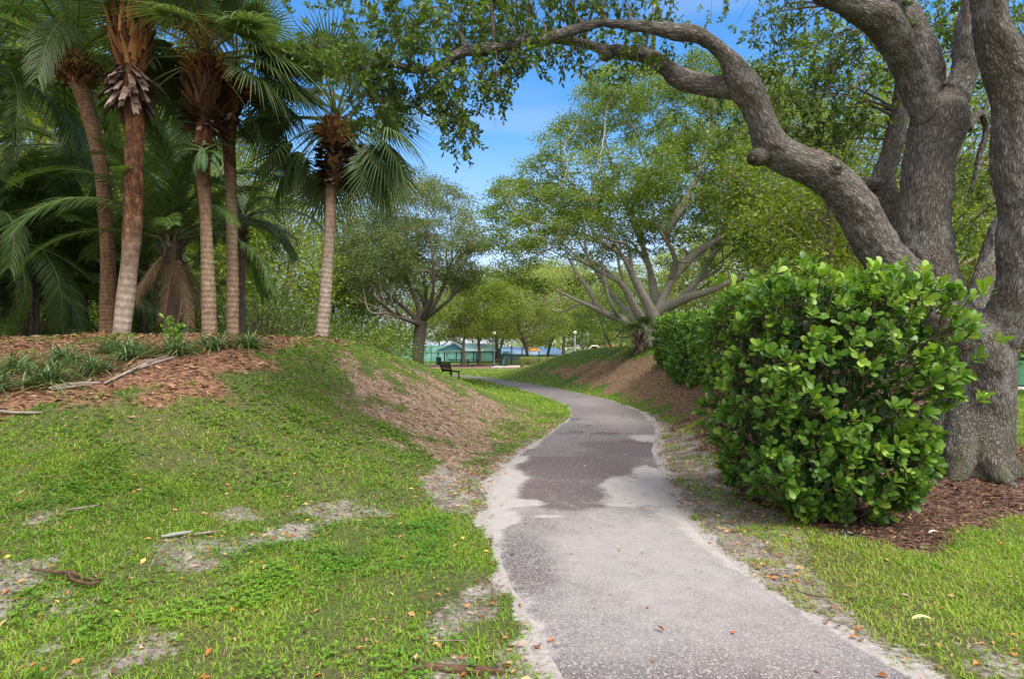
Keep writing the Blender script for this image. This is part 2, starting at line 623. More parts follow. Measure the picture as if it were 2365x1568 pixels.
def masks(x, y):
    p = np.c_[x, y]
    wob = (fbm(p * 1.7, 21, 3) - .5) * 1.5 + (fbm(p * 5, 25, 3) - .5) * .9
    near = np.clip(y / 9, .35, 1.6)
    wob = wob * near
    crest = S(.5 - (poly_sd(p, MULCH_CREST) + wob) / .9)
    slope = S(.5 - (poly_sd(p, MULCH_SLOPE) + wob * 1.2) / 1.5)
    right = S(.5 - (poly_sd(p, MULCH_RIGHT) + wob * .55) / .35)
    soil = np.maximum(S(.5 - (poly_sd(p, SOIL_RIGHT) + wob * .35) / .3), S(.5 - (poly_sd(p, SOIL_LEFT) + wob * .3) / .35))
    for g, rx, ry in BL:
        q = ((x - g[0]) / rx) ** 2 + ((y - g[1]) / (ry * 3)) ** 2
        soil = np.maximum(soil, S(1.1 - np.sqrt(q) * .8 - wob * 1.7 / near) * .68)
    dl = (xl(y) - x) * _cosf(EL, y)
    dr = (x - xr(y)) * _cosf(ER, y)
    de = np.maximum(dl, dr)
    wn = (fbm(p * 3.3, 33, 3) - .5)
    wd = np.where(dl > dr, np.interp(y, [0, 3, 4.5, 6, 8, 11, 15, 19, 24], [.12, .14, .06, .12, .2, .12, .05, .02, .0]), np.interp(y, [0, 3, 6, 9, 12, 16, 19, 24], [.3, .14, .16, .2, .2, .22, .1, .0]))
    sand = S((wd + wn * .35 - de) / .14)
    sand = np.where(de < 0, 1.0, sand)
    pic = S(.5 - (poly_sd(p, PICNIC) + (fbm(p * .3, 5, 2) - .5) * 3) / 1.5)
    return crest, slope, right, soil, sand, pic

def build_axis(lo, dense_lo, dense_hi, hi, step, g=1.13):
    a = list(np.arange(dense_lo, dense_hi, step))
    s_, x = step, dense_hi
    while x < hi:
        a.append(x)
        s_ *= g
        x += s_
    a.append(hi)
    s_, x = step * g, dense_lo - step
    pre = []
    while x > lo:
        pre.append(x)
        s_ *= g
        x -= s_
    pre.append(lo)
    return np.array(pre[::-1] + a)

gx = build_axis(-600, -11, 9, 600, .085, 1.10)
gy = build_axis(-60, 1.5, 23, 900, .085, 1.055)
GX, GY = np.meshgrid(gx, gy)
gxf, gyf = GX.ravel(), GY.ravel()
gz = H(gxf, gyf)
crest, slope, right, soil, sand, pic = masks(gxf, gyf)
mb = MB()
nx, ny = len(gx), len(gy)
ii = (np.arange(ny - 1)[:, None] * nx + np.arange(nx - 1)[None]).ravel()
mb.add(np.c_[gxf, gyf, gz], np.c_[ii, ii + 1, ii + nx + 1, ii + nx])

m, nt, b = newmat("ground_soil_and_turf")
geo = nt.nodes.new('ShaderNodeNewGeometry')
pos = geo.outputs['Position']
g1 = nd(nt, 'ShaderNodeSeparateXYZ'); ln(nt, attr(nt, 'gm').outputs['Vector'], g1.inputs[0])
g2 = nd(nt, 'ShaderNodeSeparateXYZ'); ln(nt, attr(nt, 'gn').outputs['Vector'], g2.inputs[0])
nf = noise(nt, pos, 26, 5, .7)
nm = noise(nt, pos, 4.5, 4, .6)
nl = noise(nt, pos, .7, 3, .6)
turf = ramp(nt, mixc(nt, .5, nf, nm), [(.25, (.030, .045, .012)), (.5, (.062, .105, .016)), (.75, (.11, .17, .022))]).outputs[0]
turf = mixc(nt, mrange(nt, nl, .45, .7, 0, .45), turf, (.13, .155, .02))
thatch = ramp(nt, nf, [(.3, (.03, .022, .014)), (.6, (.085, .065, .04))]).outputs[0]
sepp = nd(nt, 'ShaderNodeSeparateXYZ'); ln(nt, pos, sepp.inputs[0])
nearf = mrange(nt, sepp.outputs[1], 9, 20, .75, 0)
base = mixc(nt, math2(nt, 'MULTIPLY', nearf, mrange(nt, nm, .3, .6, .35, 1)), turf, thatch)
# shredded bark: stretched random cells
def chips(scale, rot):
    mp_ = nd(nt, 'ShaderNodeMapping')
    mp_.inputs['Rotation'].default_value = (0, 0, rot)
    mp_.inputs['Scale'].default_value = (1, 3.2, 1)
    ln(nt, pos, mp_.inputs[0])
    v = nd(nt, 'ShaderNodeTexVoronoi', Scale=scale)
    ln(nt, mp_.outputs[0], v.inputs['Vector'])
    return v
va, vb = chips(17, .5), chips(23, 2.0)
sep = nd(nt, 'ShaderNodeSeparateXYZ'); ln(nt, va.outputs['Color'], sep.inputs[0])
sep2 = nd(nt, 'ShaderNodeSeparateXYZ'); ln(nt, vb.outputs['Color'], sep2.inputs[0])
cf = mixc(nt, .5, sep.outputs[0], sep2.outputs[1])
mul_l = ramp(nt, cf, [(.15, (.036, .018, .012)), (.45, (.125, .062, .036)), (.7, (.205, .108, .064)), (.9, (.29, .19, .125))]).outputs[0]
mul_s = ramp(nt, cf, [(.15, (.055, .030, .020)), (.45, (.17, .105, .072)), (.7, (.27, .185, .135)), (.92, (.40, .32, .26))]).outputs[0]
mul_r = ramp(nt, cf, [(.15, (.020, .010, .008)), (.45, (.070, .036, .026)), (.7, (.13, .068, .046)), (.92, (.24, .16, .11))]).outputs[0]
earth = ramp(nt, mixc(nt, .45, nf, nm), [(.3, (.040, .030, .024)), (.46, (.125, .103, .09)), (.64, (.31, .278, .262))]).outputs[0]
sandc = ramp(nt, nf, [(.3, (.18, .162, .15)), (.55, (.295, .27, .256)), (.8, (.375, .35, .335))]).outputs[0]
def edge(att, amt=.5):
    return mrange(nt, math2(nt, 'ADD', att, math2(nt, 'MULTIPLY', math2(nt, 'SUBTRACT', nf, .5), amt * 2)), .35, .65)
c = mixc(nt, edge(g2.outputs[0], .6), base, earth)
c = mixc(nt, edge(g1.outputs[0], .4), c, mul_l)
c = mixc(nt, edge(g1.outputs[1], .55), c, mul_s)
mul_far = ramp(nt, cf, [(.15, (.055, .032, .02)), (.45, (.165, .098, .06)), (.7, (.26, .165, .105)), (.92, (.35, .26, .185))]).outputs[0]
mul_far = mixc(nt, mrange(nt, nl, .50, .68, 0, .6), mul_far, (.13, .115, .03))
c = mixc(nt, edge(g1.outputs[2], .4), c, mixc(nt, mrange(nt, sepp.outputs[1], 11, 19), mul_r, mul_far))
c = mixc(nt, edge(g2.outputs[2], .3), c, mul_s)
c = mixc(nt, edge(g2.outputs[1], .45), c, sandc)
ln(nt, c, b.inputs['Base Color'])
b.inputs['Roughness'].default_value = .95
b.inputs['Specular IOR Level'].default_value = .15
bump(nt, b, mixc(nt, .5, nf, cf), .7, .03)
ground = mb.obj("ground", m)
at = ground.data.attributes.new("gm", 'FLOAT_VECTOR', 'POINT')
at.data.foreach_set("vector", np.c_[crest, slope, right].astype(np.float32).ravel())
at = ground.data.attributes.new("gn", 'FLOAT_VECTOR', 'POINT')
at.data.foreach_set("vector", np.c_[soil, sand, pic].astype(np.float32).ravel())
kind(ground, 'structure')

# ------------------------------------------------------------------ the footpath
py_ = np.concatenate([np.arange(-6, 1.5, .25), np.arange(1.5, 16, .035), np.arange(16, PATH_END - .1, .15)])
nt_ = 58
tt = np.linspace(0, 1, nt_)
yy = np.repeat(py_, nt_)
t_ = np.tile(tt, len(py_))
wav = (fbm(np.c_[py_ * 1.7, np.zeros(len(py_))], 71, 3) - .5) * .07
wav2 = (fbm(np.c_[py_ * 1.7, np.ones(len(py_)) * 9], 72, 3) - .5) * .07
x0, x1 = xl(py_) - .01 + wav, xr(py_) + .01 + wav2
xx = np.repeat(x0, nt_) * (1 - t_) + np.repeat(x1, nt_) * t_
zz = H(xx, yy) * 0 + np.maximum(H(xx, yy), 0) - .012 + .030 * np.sqrt(np.clip(1 - (2 * t_ - 1) ** 4, 0, 1))
pp = np.c_[xx, yy]
n1, n2, n3 = fbm(pp * 2.2, 51, 4), fbm(pp * 9, 55, 3), fbm(pp * .8, 58, 3)
def blob(px, py, rx, ry, soft=.5):
    gX, gY = flat(px, py)
    q = np.sqrt(((xx - gX) / rx) ** 2 + ((yy - gY) / ry) ** 2) + (n1 - .5) * 1.1 + (n2 - .5) * .35
    return S((1 + soft / 2 - q) / soft)
fade = S((yy - 12) / 5)
lw = np.interp(yy, [0, 3, 4, 5, 6, 7.5, 9, 12, 14, 18, 22], [.05, .06, .07, .10, .22, .22, .14, .08, .05, .02, .0])
rw = np.interp(yy, [0, 3, 4, 5, 6, 7.5, 9, 10, 11, 14, 18, 22], [.04, .05, .09, .13, .20, .09, .04, .10, .05, .08, .05, 0])
sandp = np.maximum(S((lw + (n1 - .5) * .26 + (n2 - .5) * .05 - t_) / .15), S((rw + (n1 - .5) * .26 + (n2 - .5) * .05 - (1 - t_)) / .15))
for bb in [(1185, 1165, .28, .16), (1165, 1120, .2, .7), (1465, 1135, .38, .85), (1510, 1100, .22, .6), (1490, 1012, .45, .45), (1165, 1195, .2, .07), (1265, 1196, .16, .05)]:
    sandp = np.maximum(sandp, blob(*bb, soft=.9))
dust = .52 * S(.5 + (n3 - .5) * 2.2) * (1 - S((yy - 6.6) / 1.2))
for bb, a_ in [((1480, 1270, 1.0, 1.5), .75), ((1560, 1400, .9, .7), .6), ((1330, 1300, .5, .6), .5), ((1400, 1220, .6, .8), .6)]:
    dust = np.maximum(dust, a_ * blob(*bb, soft=1.4))
dust = dust * (1 - .75 * blob(1200, 1320, .25, .8, 1.2)) * (1 - .6 * S((3.35 - yy) / .5))
dust = np.maximum(dust, .35 * S((yy - 10.5) / 2) * S(.4 + (n3 - .5) * 2))
damp = np.maximum(np.maximum(blob(1340, 1085, .9, 1.25, .8), blob(1440, 1035, .65, 1.0, .8)), blob(1310, 1140, .55, .8, .5) * .9)
for bb in [(1310, 968, .35, .4), (1360, 985, .12, .2), (1330, 1000, .15, .18), (1400, 1003, .3, .25), (1400, 1058, .12, .2), (1375, 975, .1, .1), (1300, 1003, .14, .12)]:
    damp = np.maximum(damp, blob(*bb, soft=.3) * .9)
damp = damp * (1 - sandp) * (.72 + .28 * S((n2 - .3) / .3))
mb = MB()
ii = (np.arange(len(py_) - 1)[:, None] * nt_ + np.arange(nt_ - 1)[None]).ravel()
mb.add(np.c_[xx, yy, zz], np.c_[ii, ii + 1, ii + nt_ + 1, ii + nt_])
m, nt, b = newmat("path_asphalt")
pos = nt.nodes.new('ShaderNodeNewGeometry').outputs['Position']
g1 = nd(nt, 'ShaderNodeSeparateXYZ'); ln(nt, attr(nt, 'pm').outputs['Vector'], g1.inputs[0])
vo = nd(nt, 'ShaderNodeTexVoronoi', Scale=125.0); ln(nt, pos, vo.inputs['Vector'])
sv = nd(nt, 'ShaderNodeSeparateXYZ'); ln(nt, vo.outputs['Color'], sv.inputs[0])
nf, nm = noise(nt, pos, 60, 4, .7), noise(nt, pos, 7, 5, .65)
agg = ramp(nt, sv.outputs[0], [(.0, (.050, .046, .047)), (.4, (.086, .079, .081)), (.8, (.128, .117, .118)), (.93, (.26, .24, .235)), (1, (.32, .30, .29))]).outputs[0]
agg = mixc(nt, mrange(nt, noise(nt, pos, 1.1, 3, .6), .4, .65, 0, .5), agg, mixc(nt, 1.0, agg, (1.25, 1.0, .98), 'MULTIPLY'))
dusty = mixc(nt, mrange(nt, math2(nt, 'ADD', g1.outputs[2], math2(nt, 'MULTIPLY', math2(nt, 'SUBTRACT', mixc(nt, .45, nf, nm), .5), 1.5)), .1, .85, 0, .85), agg, (.265, .246, .240))
sandc = ramp(nt, mixc(nt, .4, nf, nm), [(.3, (.205, .188, .181)), (.55, (.295, .274, .265)), (.8, (.365, .342, .332))]).outputs[0]
wet = mixc(nt, .25, mixc(nt, 1.0, agg, (.70, .62, .63), 'MULTIPLY'), (.075, .060, .060))
c = mixc(nt, mrange(nt, math2(nt, 'ADD', g1.outputs[1], math2(nt, 'MULTIPLY', math2(nt, 'SUBTRACT', nm, .5), 1.1)), .2, .8, 0, .9), dusty, wet)
c = mixc(nt, mrange(nt, math2(nt, 'ADD', g1.outputs[0], math2(nt, 'MULTIPLY', math2(nt, 'SUBTRACT', mixc(nt, .5, nf, nm), .5), 1.7)), .3, .75), c, sandc)
ln(nt, c, b.inputs['Base Color'])
b.inputs['Roughness'].default_value = .8
b.inputs['Specular IOR Level'].default_value = .3
bump(nt, b, mixc(nt, .5, vo.outputs['Distance'], nf), .35, .008)
path = mb.obj("path", m)
at = path.data.attributes.new("pm", 'FLOAT_VECTOR', 'POINT')
at.data.foreach_set("vector", np.c_[sandp, damp, dust].astype(np.float32).ravel())
kind(path, 'structure')

# ------------------------------------------------------------------ grass, weeds, litter (nobody could count them)
T_BLADE = ([(0, -.5, 0), (0, .5, 0), (.55, .42, .06), (.55, -.42, .06), (1, 0, -.16)], [(0, 1, 2, 3)], [(3, 2, 4)])
T_DIAM = ([(0, 0, 0), (.45, .5, .10), (1, 0, -.06), (.45, -.5, .10)], [(0, 1, 2, 3)], [])
T_ROUND = ([(0, 0, 0), (.25, .42, .05), (.7, .5, .05), (1, 0, -.02), (.7, -.5, .05), (.25, -.42, .05)], [(0, 1, 2, 3), (0, 3, 4, 5)], [])
T_CHIP = ([(0, -.5, 0), (.1, .5, .02), (1, .4, .0), (.95, -.45, .05)], [(0, 1, 2, 3)], [])

def scatter(y0, y1, n, kx=.97, pad=1.2):
    u = rng.random(n)
    y = np.sqrt(y0 ** 2 + u * (y1 ** 2 - y0 ** 2))
    x = (rng.random(n) * 2 - 1) * (kx * y + pad) + 0.0
    return x, y

def turf_density(x, y):
    cr, sl, ri, so, sa, pi = masks(x, y)
    p = np.c_[x, y]
    pat = S((fbm(p * 1.3, 81, 3) - .36) / .2)
    d = (.38 + .62 * pat) * (.55 + .45 * S((fbm(p * 4.5, 83, 2) - .3) / .25))
    d = d * np.where(y < 9, 1, .85) * (1 - np.clip(cr * 1.02, 0, .985)) * (1 - np.clip(sl * 1.0, 0, .92)) * (1 - np.clip(ri * 1.02, 0, .985)) * (1 - np.clip(so, 0, .9)) * (1 - pi)
    d = d * np.clip(1 - sa * 1.1, 0, 1)
    # worn, leaf-strewn strip between lawn and slope; tufts inside the mulch
    tuft = S((fbm(p * 2.2, 91, 3) - .6) / .07)
    d = np.maximum(d, .55 * tuft * np.maximum(sl, np.maximum(so * .8, cr * .6)) * (1 - sa))
    d = np.maximum(d, .25 * S((fbm(p * 1.1, 93, 3) - .54) / .1) * ri * S((y - 14) / 5))
    dl = (xl(y) - x) * _cosf(EL, y)
    fringe = S((y - 10) / 3) * S((1.3 - dl) / .5) * (dl > 0)
    d = np.maximum(d, fringe * np.clip(1 - sa * 1.1, 0, 1))
    dr = (x - xr(y)) * _cosf(ER, y)
    d[(dl < .0) & (dr < .0)] = 0
    return d

def grass(mbg, y0, y1, n, l0, l1, w0, w1):
    x, y = scatter(y0, y1, n)
    keep = rng.random(n) < turf_density(x, y)
    x, y = x[keep], y[keep]
    k = len(x)
    lush = fbm(np.c_[x, y] * .9, 95, 3)
    right_ = x > xr(y)
    az = rng.random(k) * 2 * np.pi
    el = np.radians(rng.uniform(8, 62, k))
    d = np.c_[np.cos(az) * np.cos(el), np.sin(az) * np.cos(el), np.sin(el)]
    L = rng.uniform(l0, l1, k) * (.7 + .6 * lush) * np.where(right_, 1.15, 1)
    W_ = rng.uniform(w0, w1, k)
    tone = np.clip(.25 + .5 * rng.random(k) + (fbm(np.c_[x, y] * .45, 97, 3) - .5) * .9 + np.where(right_, .14, 0) + np.where(y < 5.2, .10, 0) + np.where(y > 16, .12, 0) - .30 * S((fbm(np.c_[x, y] * 2.6, 113, 2) - .55) / .2), .02, .93)
    tone = np.where(rng.random(k) < .09, .985, tone)
    mbg.leaves(np.c_[x, y, H(x, y) - .004], d, np.tile(A(0, 0, 1), (k, 1)) + rand_unit(k) * .25, L, W_, T_BLADE, tone)

M_GRASS = leaf_mat("grass_blade", [(0, (.040, .105, .010)), (.3, (.092, .195, .013)), (.6, (.152, .270, .018)), (.9, (.235, .335, .030)), (.965, (.26, .20, .09)), (1, (.34, .27, .15))], .35, .5, .25)
mbg = MB()
grass(mbg, 1.9, 6, 400000, .022, .058, .0035, .0075)
grass(mbg, 6, 12, 360000, .03, .07, .006, .011)
grass(mbg, 12, 24, 220000, .045, .085, .010, .02)
grass(mbg, 24, 58, 170000, .07, .13, .03, .06)
# longer tufts the mower missed
x, y = scatter(2.6, 13, 60000)
k_ = (x < xl(y) - .5) & (fbm(np.c_[x, y] * 3.1, 111, 2) > .70) & (rng.random(len(x)) < turf_density(x, y) * 1.6)
x, y = x[k_], y[k_]
k = len(x)
az, el = rng.random(k) * 6.283, np.radians(rng.uniform(35, 85, k))
mbg.leaves(np.c_[x, y, H(x, y) - .004], np.c_[np.cos(az) * np.cos(el), np.sin(az) * np.cos(el), np.sin(el)], np.tile(A(0, 0, 1), (k, 1)) + rand_unit(k) * .25, rng.uniform(.06, .12, k), rng.uniform(.005, .009, k), T_BLADE, np.clip(rng.normal(.3, .16, k), .02, .8))
o = mbg.obj("grass", M_GRASS)
kind(o, 'stuff', "short green lawn grass growing on both sides of the path")
o['category'] = "grass"

# broad-leaved weeds in the left lawn
def weeds(y0, y1, n, l0, l1):
    x, y = scatter(y0, y1, n)
    dn = S((fbm(np.c_[x, y] * 1.1, 101, 3) - .36) / .34) * S((fbm(np.c_[x, y] * 5., 105, 2) - .25) / .3) * (x < xl(y) - .35)
    keep = rng.random(n) < dn * np.clip(turf_density(x, y) * 1.2, 0, 1)
    x, y = x[keep], y[keep]
    k = len(x)
    base = np.c_[x, y, H(x, y) + rng.uniform(.012, .05, k)]
    out, up, b2, rn = [], [], [], []
    ph = rng.random(k) * 6.28
    tone = np.clip(rng.random(k) * .6 + .2 + (fbm(np.c_[x, y] * .6, 103, 2) - .5) * .8, 0, 1)
    for j in range(3):
        a_ = ph + j * 2.094
        out.append(np.c_[np.cos(a_), np.sin(a_), rng.uniform(-.1, .5, k)])
        b2.append(base); rn.append(tone)
    return np.vstack(b2), np.vstack(out), np.concatenate(rn), l0, l1
M_WEED = leaf_mat("weed_leaf", [(0, (.034, .120, .013)), (.5, (.078, .200, .016)), (1, (.15, .285, .025))], .3, .45, .3)
mbw = MB()
for args in ((1.9, 6, 60000, .011, .022), (6, 13, 80000, .016, .032)):
    bs, dr_, rn, l0, l1 = weeds(*args)
    L = rng.uniform(l0, l1, len(bs))
    mbw.leaves(bs, dr_, np.tile(A(0, 0, 1), (len(bs), 1)) + rand_unit(len(bs)) * .2, L, L * .85, T_ROUND, rn)
o = mbw.obj("weed_ground_cover", M_WEED)
kind(o, 'stuff', "low clover-like weeds with small round leaves in the left lawn")
o['category'] = "ground cover"

# bark chips and fallen leaves lying on the beds
def litter(n, y0, y1, which, lmin, lmax, asp, thin=1.0):
    x, y = scatter(y0, y1, n)
    cr, sl, ri, so, sa, pi = masks(x, y)
    w = {'crest': cr, 'slope': np.maximum(sl, pi), 'right': ri, 'soil': np.maximum(so * .8, sa * .10), 'lawn': np.clip(.12 + so * .5 + sa * .05, 0, 1) * (1 - cr)}[which] * thin
    inpath = (x > xl(y)) & (x < xr(y))
    w = np.where(inpath, (.03 if which == 'lawn' else .01 if which == 'soil' else 0), w)
    keep = rng.random(n) < w
    x, y = x[keep], y[keep]
    k = len(x)
    az = rng.random(k) * 6.283
    ti = rng.normal(0, .22, k)
    d = np.c_[np.cos(az), np.sin(az), ti]
    up = np.tile(A(0, 0, 1), (k, 1)) + rng.normal(0, .3, (k, 3))
    L = rng.uniform(lmin, lmax, k)
    onpath = (x > xl(y)) & (x < xr(y))
    z = H(x, y) + rng.uniform(.004, .022, k) + np.where(onpath, .010, 0)
    return np.c_[x, y, z], d, up, L, L * rng.uniform(asp * .6, asp * 1.4, k)
def litter_mat(name, stops):
    return leaf_mat(name, stops, .08, .75, .2, (1, .9, .8))
M_LC = litter_mat("bark_chip_red", [(0, (.036, .017, .011)), (.4, (.135, .064, .036)), (.75, (.235, .120, .070)), (1, (.36, .25, .17))])
M_LS = litter_mat("leaf_litter_tan", [(0, (.05, .026, .017)), (.4, (.19, .115, .078)), (.75, (.32, .215, .155)), (1, (.47, .38, .31))])
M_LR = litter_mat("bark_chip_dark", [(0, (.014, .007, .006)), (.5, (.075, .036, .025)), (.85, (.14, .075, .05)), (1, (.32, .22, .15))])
M_LX = litter_mat("twig_bits", [(0, (.03, .022, .018)), (.6, (.09, .07, .055)), (1, (.26, .20, .15))])
M_LL = litter_mat("fallen_oak_leaf", [(0, (.10, .045, .02)), (.4, (.36, .13, .035)), (.7, (.42, .22, .09)), (.9, (.48, .33, .2)), (1, (.52, .36, .06))])
for nm_, mt_, lab, runs in (
    ("bark_mulch", M_LC, "reddish brown bark mulch bed along the foot of the palms", [(90000, 4.5, 20, 'crest', .03, .09, .3), (25000, 4.5, 20, 'crest', .05, .10, .4)]),
    ("leaf_litter", M_LS, "tan dead leaf litter on the slope left of the path bend", [(120000, 6, 26, 'slope', .03, .075, .4), (26000, 60, 90, 'slope', .1, .2, .5)]),
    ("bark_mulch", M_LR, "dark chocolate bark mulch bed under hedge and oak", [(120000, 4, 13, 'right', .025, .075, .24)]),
    ("leaf_litter", M_LC, "brown leaf litter thinning into grass over the right mound", [(110000, 13, 34, 'right', .04, .10, .35)]),
    ("twig_debris", M_LX, "dark twig crumbs on the bare sandy edges of the path", [(110000, 2, 15, 'soil', .008, .04, .25)]),
    ("fallen_leaves", M_LL, "scattered orange and tan fallen leaves on lawn and path edges", [(52000, 2, 14, 'lawn', .022, .065, .42)])):
    mbl = MB()
    for r_ in runs:
        bs, d, up, L, Wd = litter(*r_)
        mbl.leaves(bs, d, up, L, Wd, T_DIAM if nm_ in ("fallen_leaves", "leaf_litter") else T_CHIP)
    o = mbl.obj(nm_, mt_, smooth=False)
    kind(o, 'stuff', lab)
    o['category'] = "litter"
#--SECTION3--
# ------------------------------------------------------------------ growing trees
def grow(seeds, attr_pts, step, di, dk, iters=260, grav=0.0, jit=.12, sd=1):
    """space colonisation. seeds: list of (points (k,3), parent index or -1); returns nodes, parents"""
    r_ = np.random.default_rng(sd)
    pos, par = [], []
    for pts, p0 in seeds:
        last = p0
        for q in pts:
            pos.append(np.asarray(q, float)); par.append(last); last = len(pos) - 1
    pos = np.array(pos)
    par = list(par)
    at = np.array(attr_pts)
    near = np.full(len(at), -1)
    nd2 = np.full(len(at), 1e18)
    def upd(i0):
        nonlocal near, nd2
        for i in range(i0, len(pos), 256):
            blk = pos[i:i + 256]
            d2 = ((at[:, None] - blk[None]) ** 2).sum(2)
            j = d2.argmin(1)
            v = d2[np.arange(len(at)), j]
            w = v < nd2
            nd2 = np.where(w, v, nd2); near = np.where(w, i + j, near)
    upd(0)
    kids = {}
    for _ in range(iters):
        act = nd2 < di * di
        if not act.any():
            break
        idx = near[act]
        dirs = nrm(at[act] - pos[idx])
        u, inv = np.unique(idx, return_inverse=True)
        acc = np.zeros((len(u), 3))
        np.add.at(acc, inv, dirs)
        acc = nrm(nrm(acc) + r_.normal(0, jit, acc.shape) + A(0, 0, grav))
        new = pos[u] + acc * step
        ok = np.array([kids.get(int(k), 0) < 4 for k in u])
        if not ok.any():
            break
        for k in u[ok]:
            kids[int(k)] = kids.get(int(k), 0) + 1
        i0 = len(pos)
        pos = np.vstack([pos, new[ok]])
        par += [int(k) for k in u[ok]]
        upd(i0)
        keep = nd2 > dk * dk
        stuck = np.isin(near, u[~ok])
        keep &= ~stuck
        at, near, nd2 = at[keep], near[keep], nd2[keep]
        if len(at) == 0:
            break
    return pos, np.array(par)

def radii(pos, par, tip, n=2.3, given=None):
    r = np.zeros(len(pos))
    acc = np.zeros(len(pos))
    for i in range(len(pos) - 1, -1, -1):
        r[i] = max(acc[i], tip ** n) ** (1 / n)
        if par[i] >= 0:
            acc[par[i]] += r[i] ** n
    return r

def skin_tree(mbt, pos, par, r, rmin=0.0, lump=.06, seg=2, base=.0):
    """tubes along the main chains"""
    kids = [[] for _ in pos]
    for i, p in enumerate(par):
        if p >= 0:
            kids[p].append(i)
    starts = [(i, -1) for i, p in enumerate(par) if p < 0]
    while starts:
        i, pa = starts.pop()
        ch = [i] if pa < 0 else [pa, i]
        while kids[ch[-1]]:
            ks = sorted(kids[ch[-1]], key=lambda k: -r[k])
            starts += [(k, ch[-1]) for k in ks[1:]]
            ch.append(ks[0])
        rr = r[ch].copy()
        if pa >= 0:
            rr[0] = min(rr[0], rr[1] * 1.25)
        if rr.max() < rmin:
            continue
        pts = pos[ch]
        if len(ch) > 4:
            sm = pts.copy()
            sm[1:-1] = pts[1:-1] * .5 + (pts[:-2] + pts[2:]) * .25
            pts = sm
            rr[1:-1] = rr[1:-1] * .5 + (rr[:-2] + rr[2:]) * .25
        mx_ = rr.max()
        sides = 12 if mx_ > .25 else 8 if mx_ > .1 else 5 if mx_ > .03 else 3
        mbt.tube(pts, rr, sides, seg=seg if mx_ > .05 else 0, lump=lump if mx_ > .08 else 0, seed=int(i) % 97)

def leaf_cloud(mbl, cents, n, sig, L, Wf=.45, flat_=.75, up=.35, tmpl=None, tone=None, drop=0.0):
    """n leaves round each twig end; whole sprigs share a tone so light and dark clumps show"""
    k = len(cents)
    c = np.repeat(cents, n, 0)
    off = rng.normal(size=(k * n, 3)) * A(1, 1, flat_) * sig
    d = nrm(off * .8 + rng.normal(size=(k * n, 3)) * sig * .8 + A(0, 0, -drop) * sig)
    upv = nrm(rng.normal(size=(k * n, 3)) * .8 + A(0, 0, up + .3))
    l = rng.uniform(L * .7, L * 1.3, k * n)
    ct = rng.random(k) if tone is None else tone
    t = np.clip(np.repeat(ct, n) * .5 + rng.random(k * n) * .5, 0, 1)
    mbl.leaves(c + off, d, upv, l, l * Wf, tmpl or T_DIAM, t)

def dome_pts(n, cz, rx, ry, rz, low=-.25, hollow=.45, seed=0, gap=.0):
    r_ = np.random.default_rng(seed)
    out = []
    while len(out) < n:
        q = nrm(r_.normal(size=(n * 2, 3))) * (hollow + (1 - hollow) * r_.random((n * 2, 1)) ** .5)
        q = q[q[:, 2] > low]
        rad = 1 + (vnoise(nrm(q) * 2.2 + 7, seed) - .5) * .5
        p = q * rad[:, None] * A(rx, ry, rz) + A(0, 0, cz)
        if gap:
            p = p[vnoise(p * (3.2 / rx) + 50, seed + 5) > gap]
        out += list(p)
    return np.array(out[:n])

T_BENT = T_DIAM
M_BARK_OAK = bark_mat("oak_bark", [(.2, (.034, .029, .025)), (.44, (.105, .093, .083)), (.62, (.175, .158, .144)), (.88, (.26, .243, .226))], 38, .23, 1.0, .03, .5, .8)
M_BARK_GREY = bark_mat("grey_bark", [(.25, (.12, .11, .095)), (.5, (.25, .235, .205)), (.75, (.42, .405, .37))], 5, .6, .5, .04, .4, 0, False)
M_BARK_DARK = bark_mat("dark_bark", [(.25, (.04, .031, .025)), (.5, (.11, .09, .075)), (.75, (.22, .195, .17))], 7, .4, .7, .04, .25, .5, False)
M_BARK_TAN = bark_mat("tan_bark", [(.25, (.05, .034, .026)), (.5, (.125, .09, .068)), (.75, (.22, .17, .135))], 7, .4, .7, .04, .25, 0, False)
M_BARK_PALE = bark_mat("pale_pinkish_bark", [(.25, (.20, .15, .125)), (.5, (.34, .27, .235)), (.75, (.45, .38, .34))], 6, .5, .5, .03, .2, 0, False)
M_OAKLEAF = leaf_mat("oak_leaf", [(0, (.030, .058, .014)), (.4, (.062, .108, .021)), (.75, (.115, .175, .030)), (1, (.18, .245, .042))], .45, .42, .4)
M_FIGLEAF = leaf_mat("fig_leaf", [(0, (.058, .098, .017)), (.4, (.118, .178, .026)), (.75, (.185, .25, .038)), (1, (.26, .32, .065))], .48, .45, .4)
M_MIDLEAF = leaf_mat("grey_green_leaf", [(0, (.085, .12, .045)), (.4, (.165, .215, .078)), (.75, (.245, .29, .12)), (1, (.34, .37, .21))], .5, .45, .4)
M_BRIGHTLEAF = leaf_mat("bright_leaf", [(0, (.065, .10, .016)), (.4, (.145, .205, .026)), (.75, (.23, .29, .04)), (1, (.32, .36, .07))], .48, .5, .3)
M_DARKLEAF = leaf_mat("dark_leaf", [(0, (.018, .040, .010)), (.45, (.042, .084, .018)), (.8, (.078, .135, .026)), (1, (.14, .20, .035))], .34, .45, .35)
M_PALELEAF = leaf_mat("haze_pale_leaf", [(0, (.12, .155, .035)), (.4, (.23, .285, .07)), (.75, (.33, .38, .11)), (1, (.43, .46, .2))], .5, .5, .3)  # leaf colour raised to stand in for distance haze

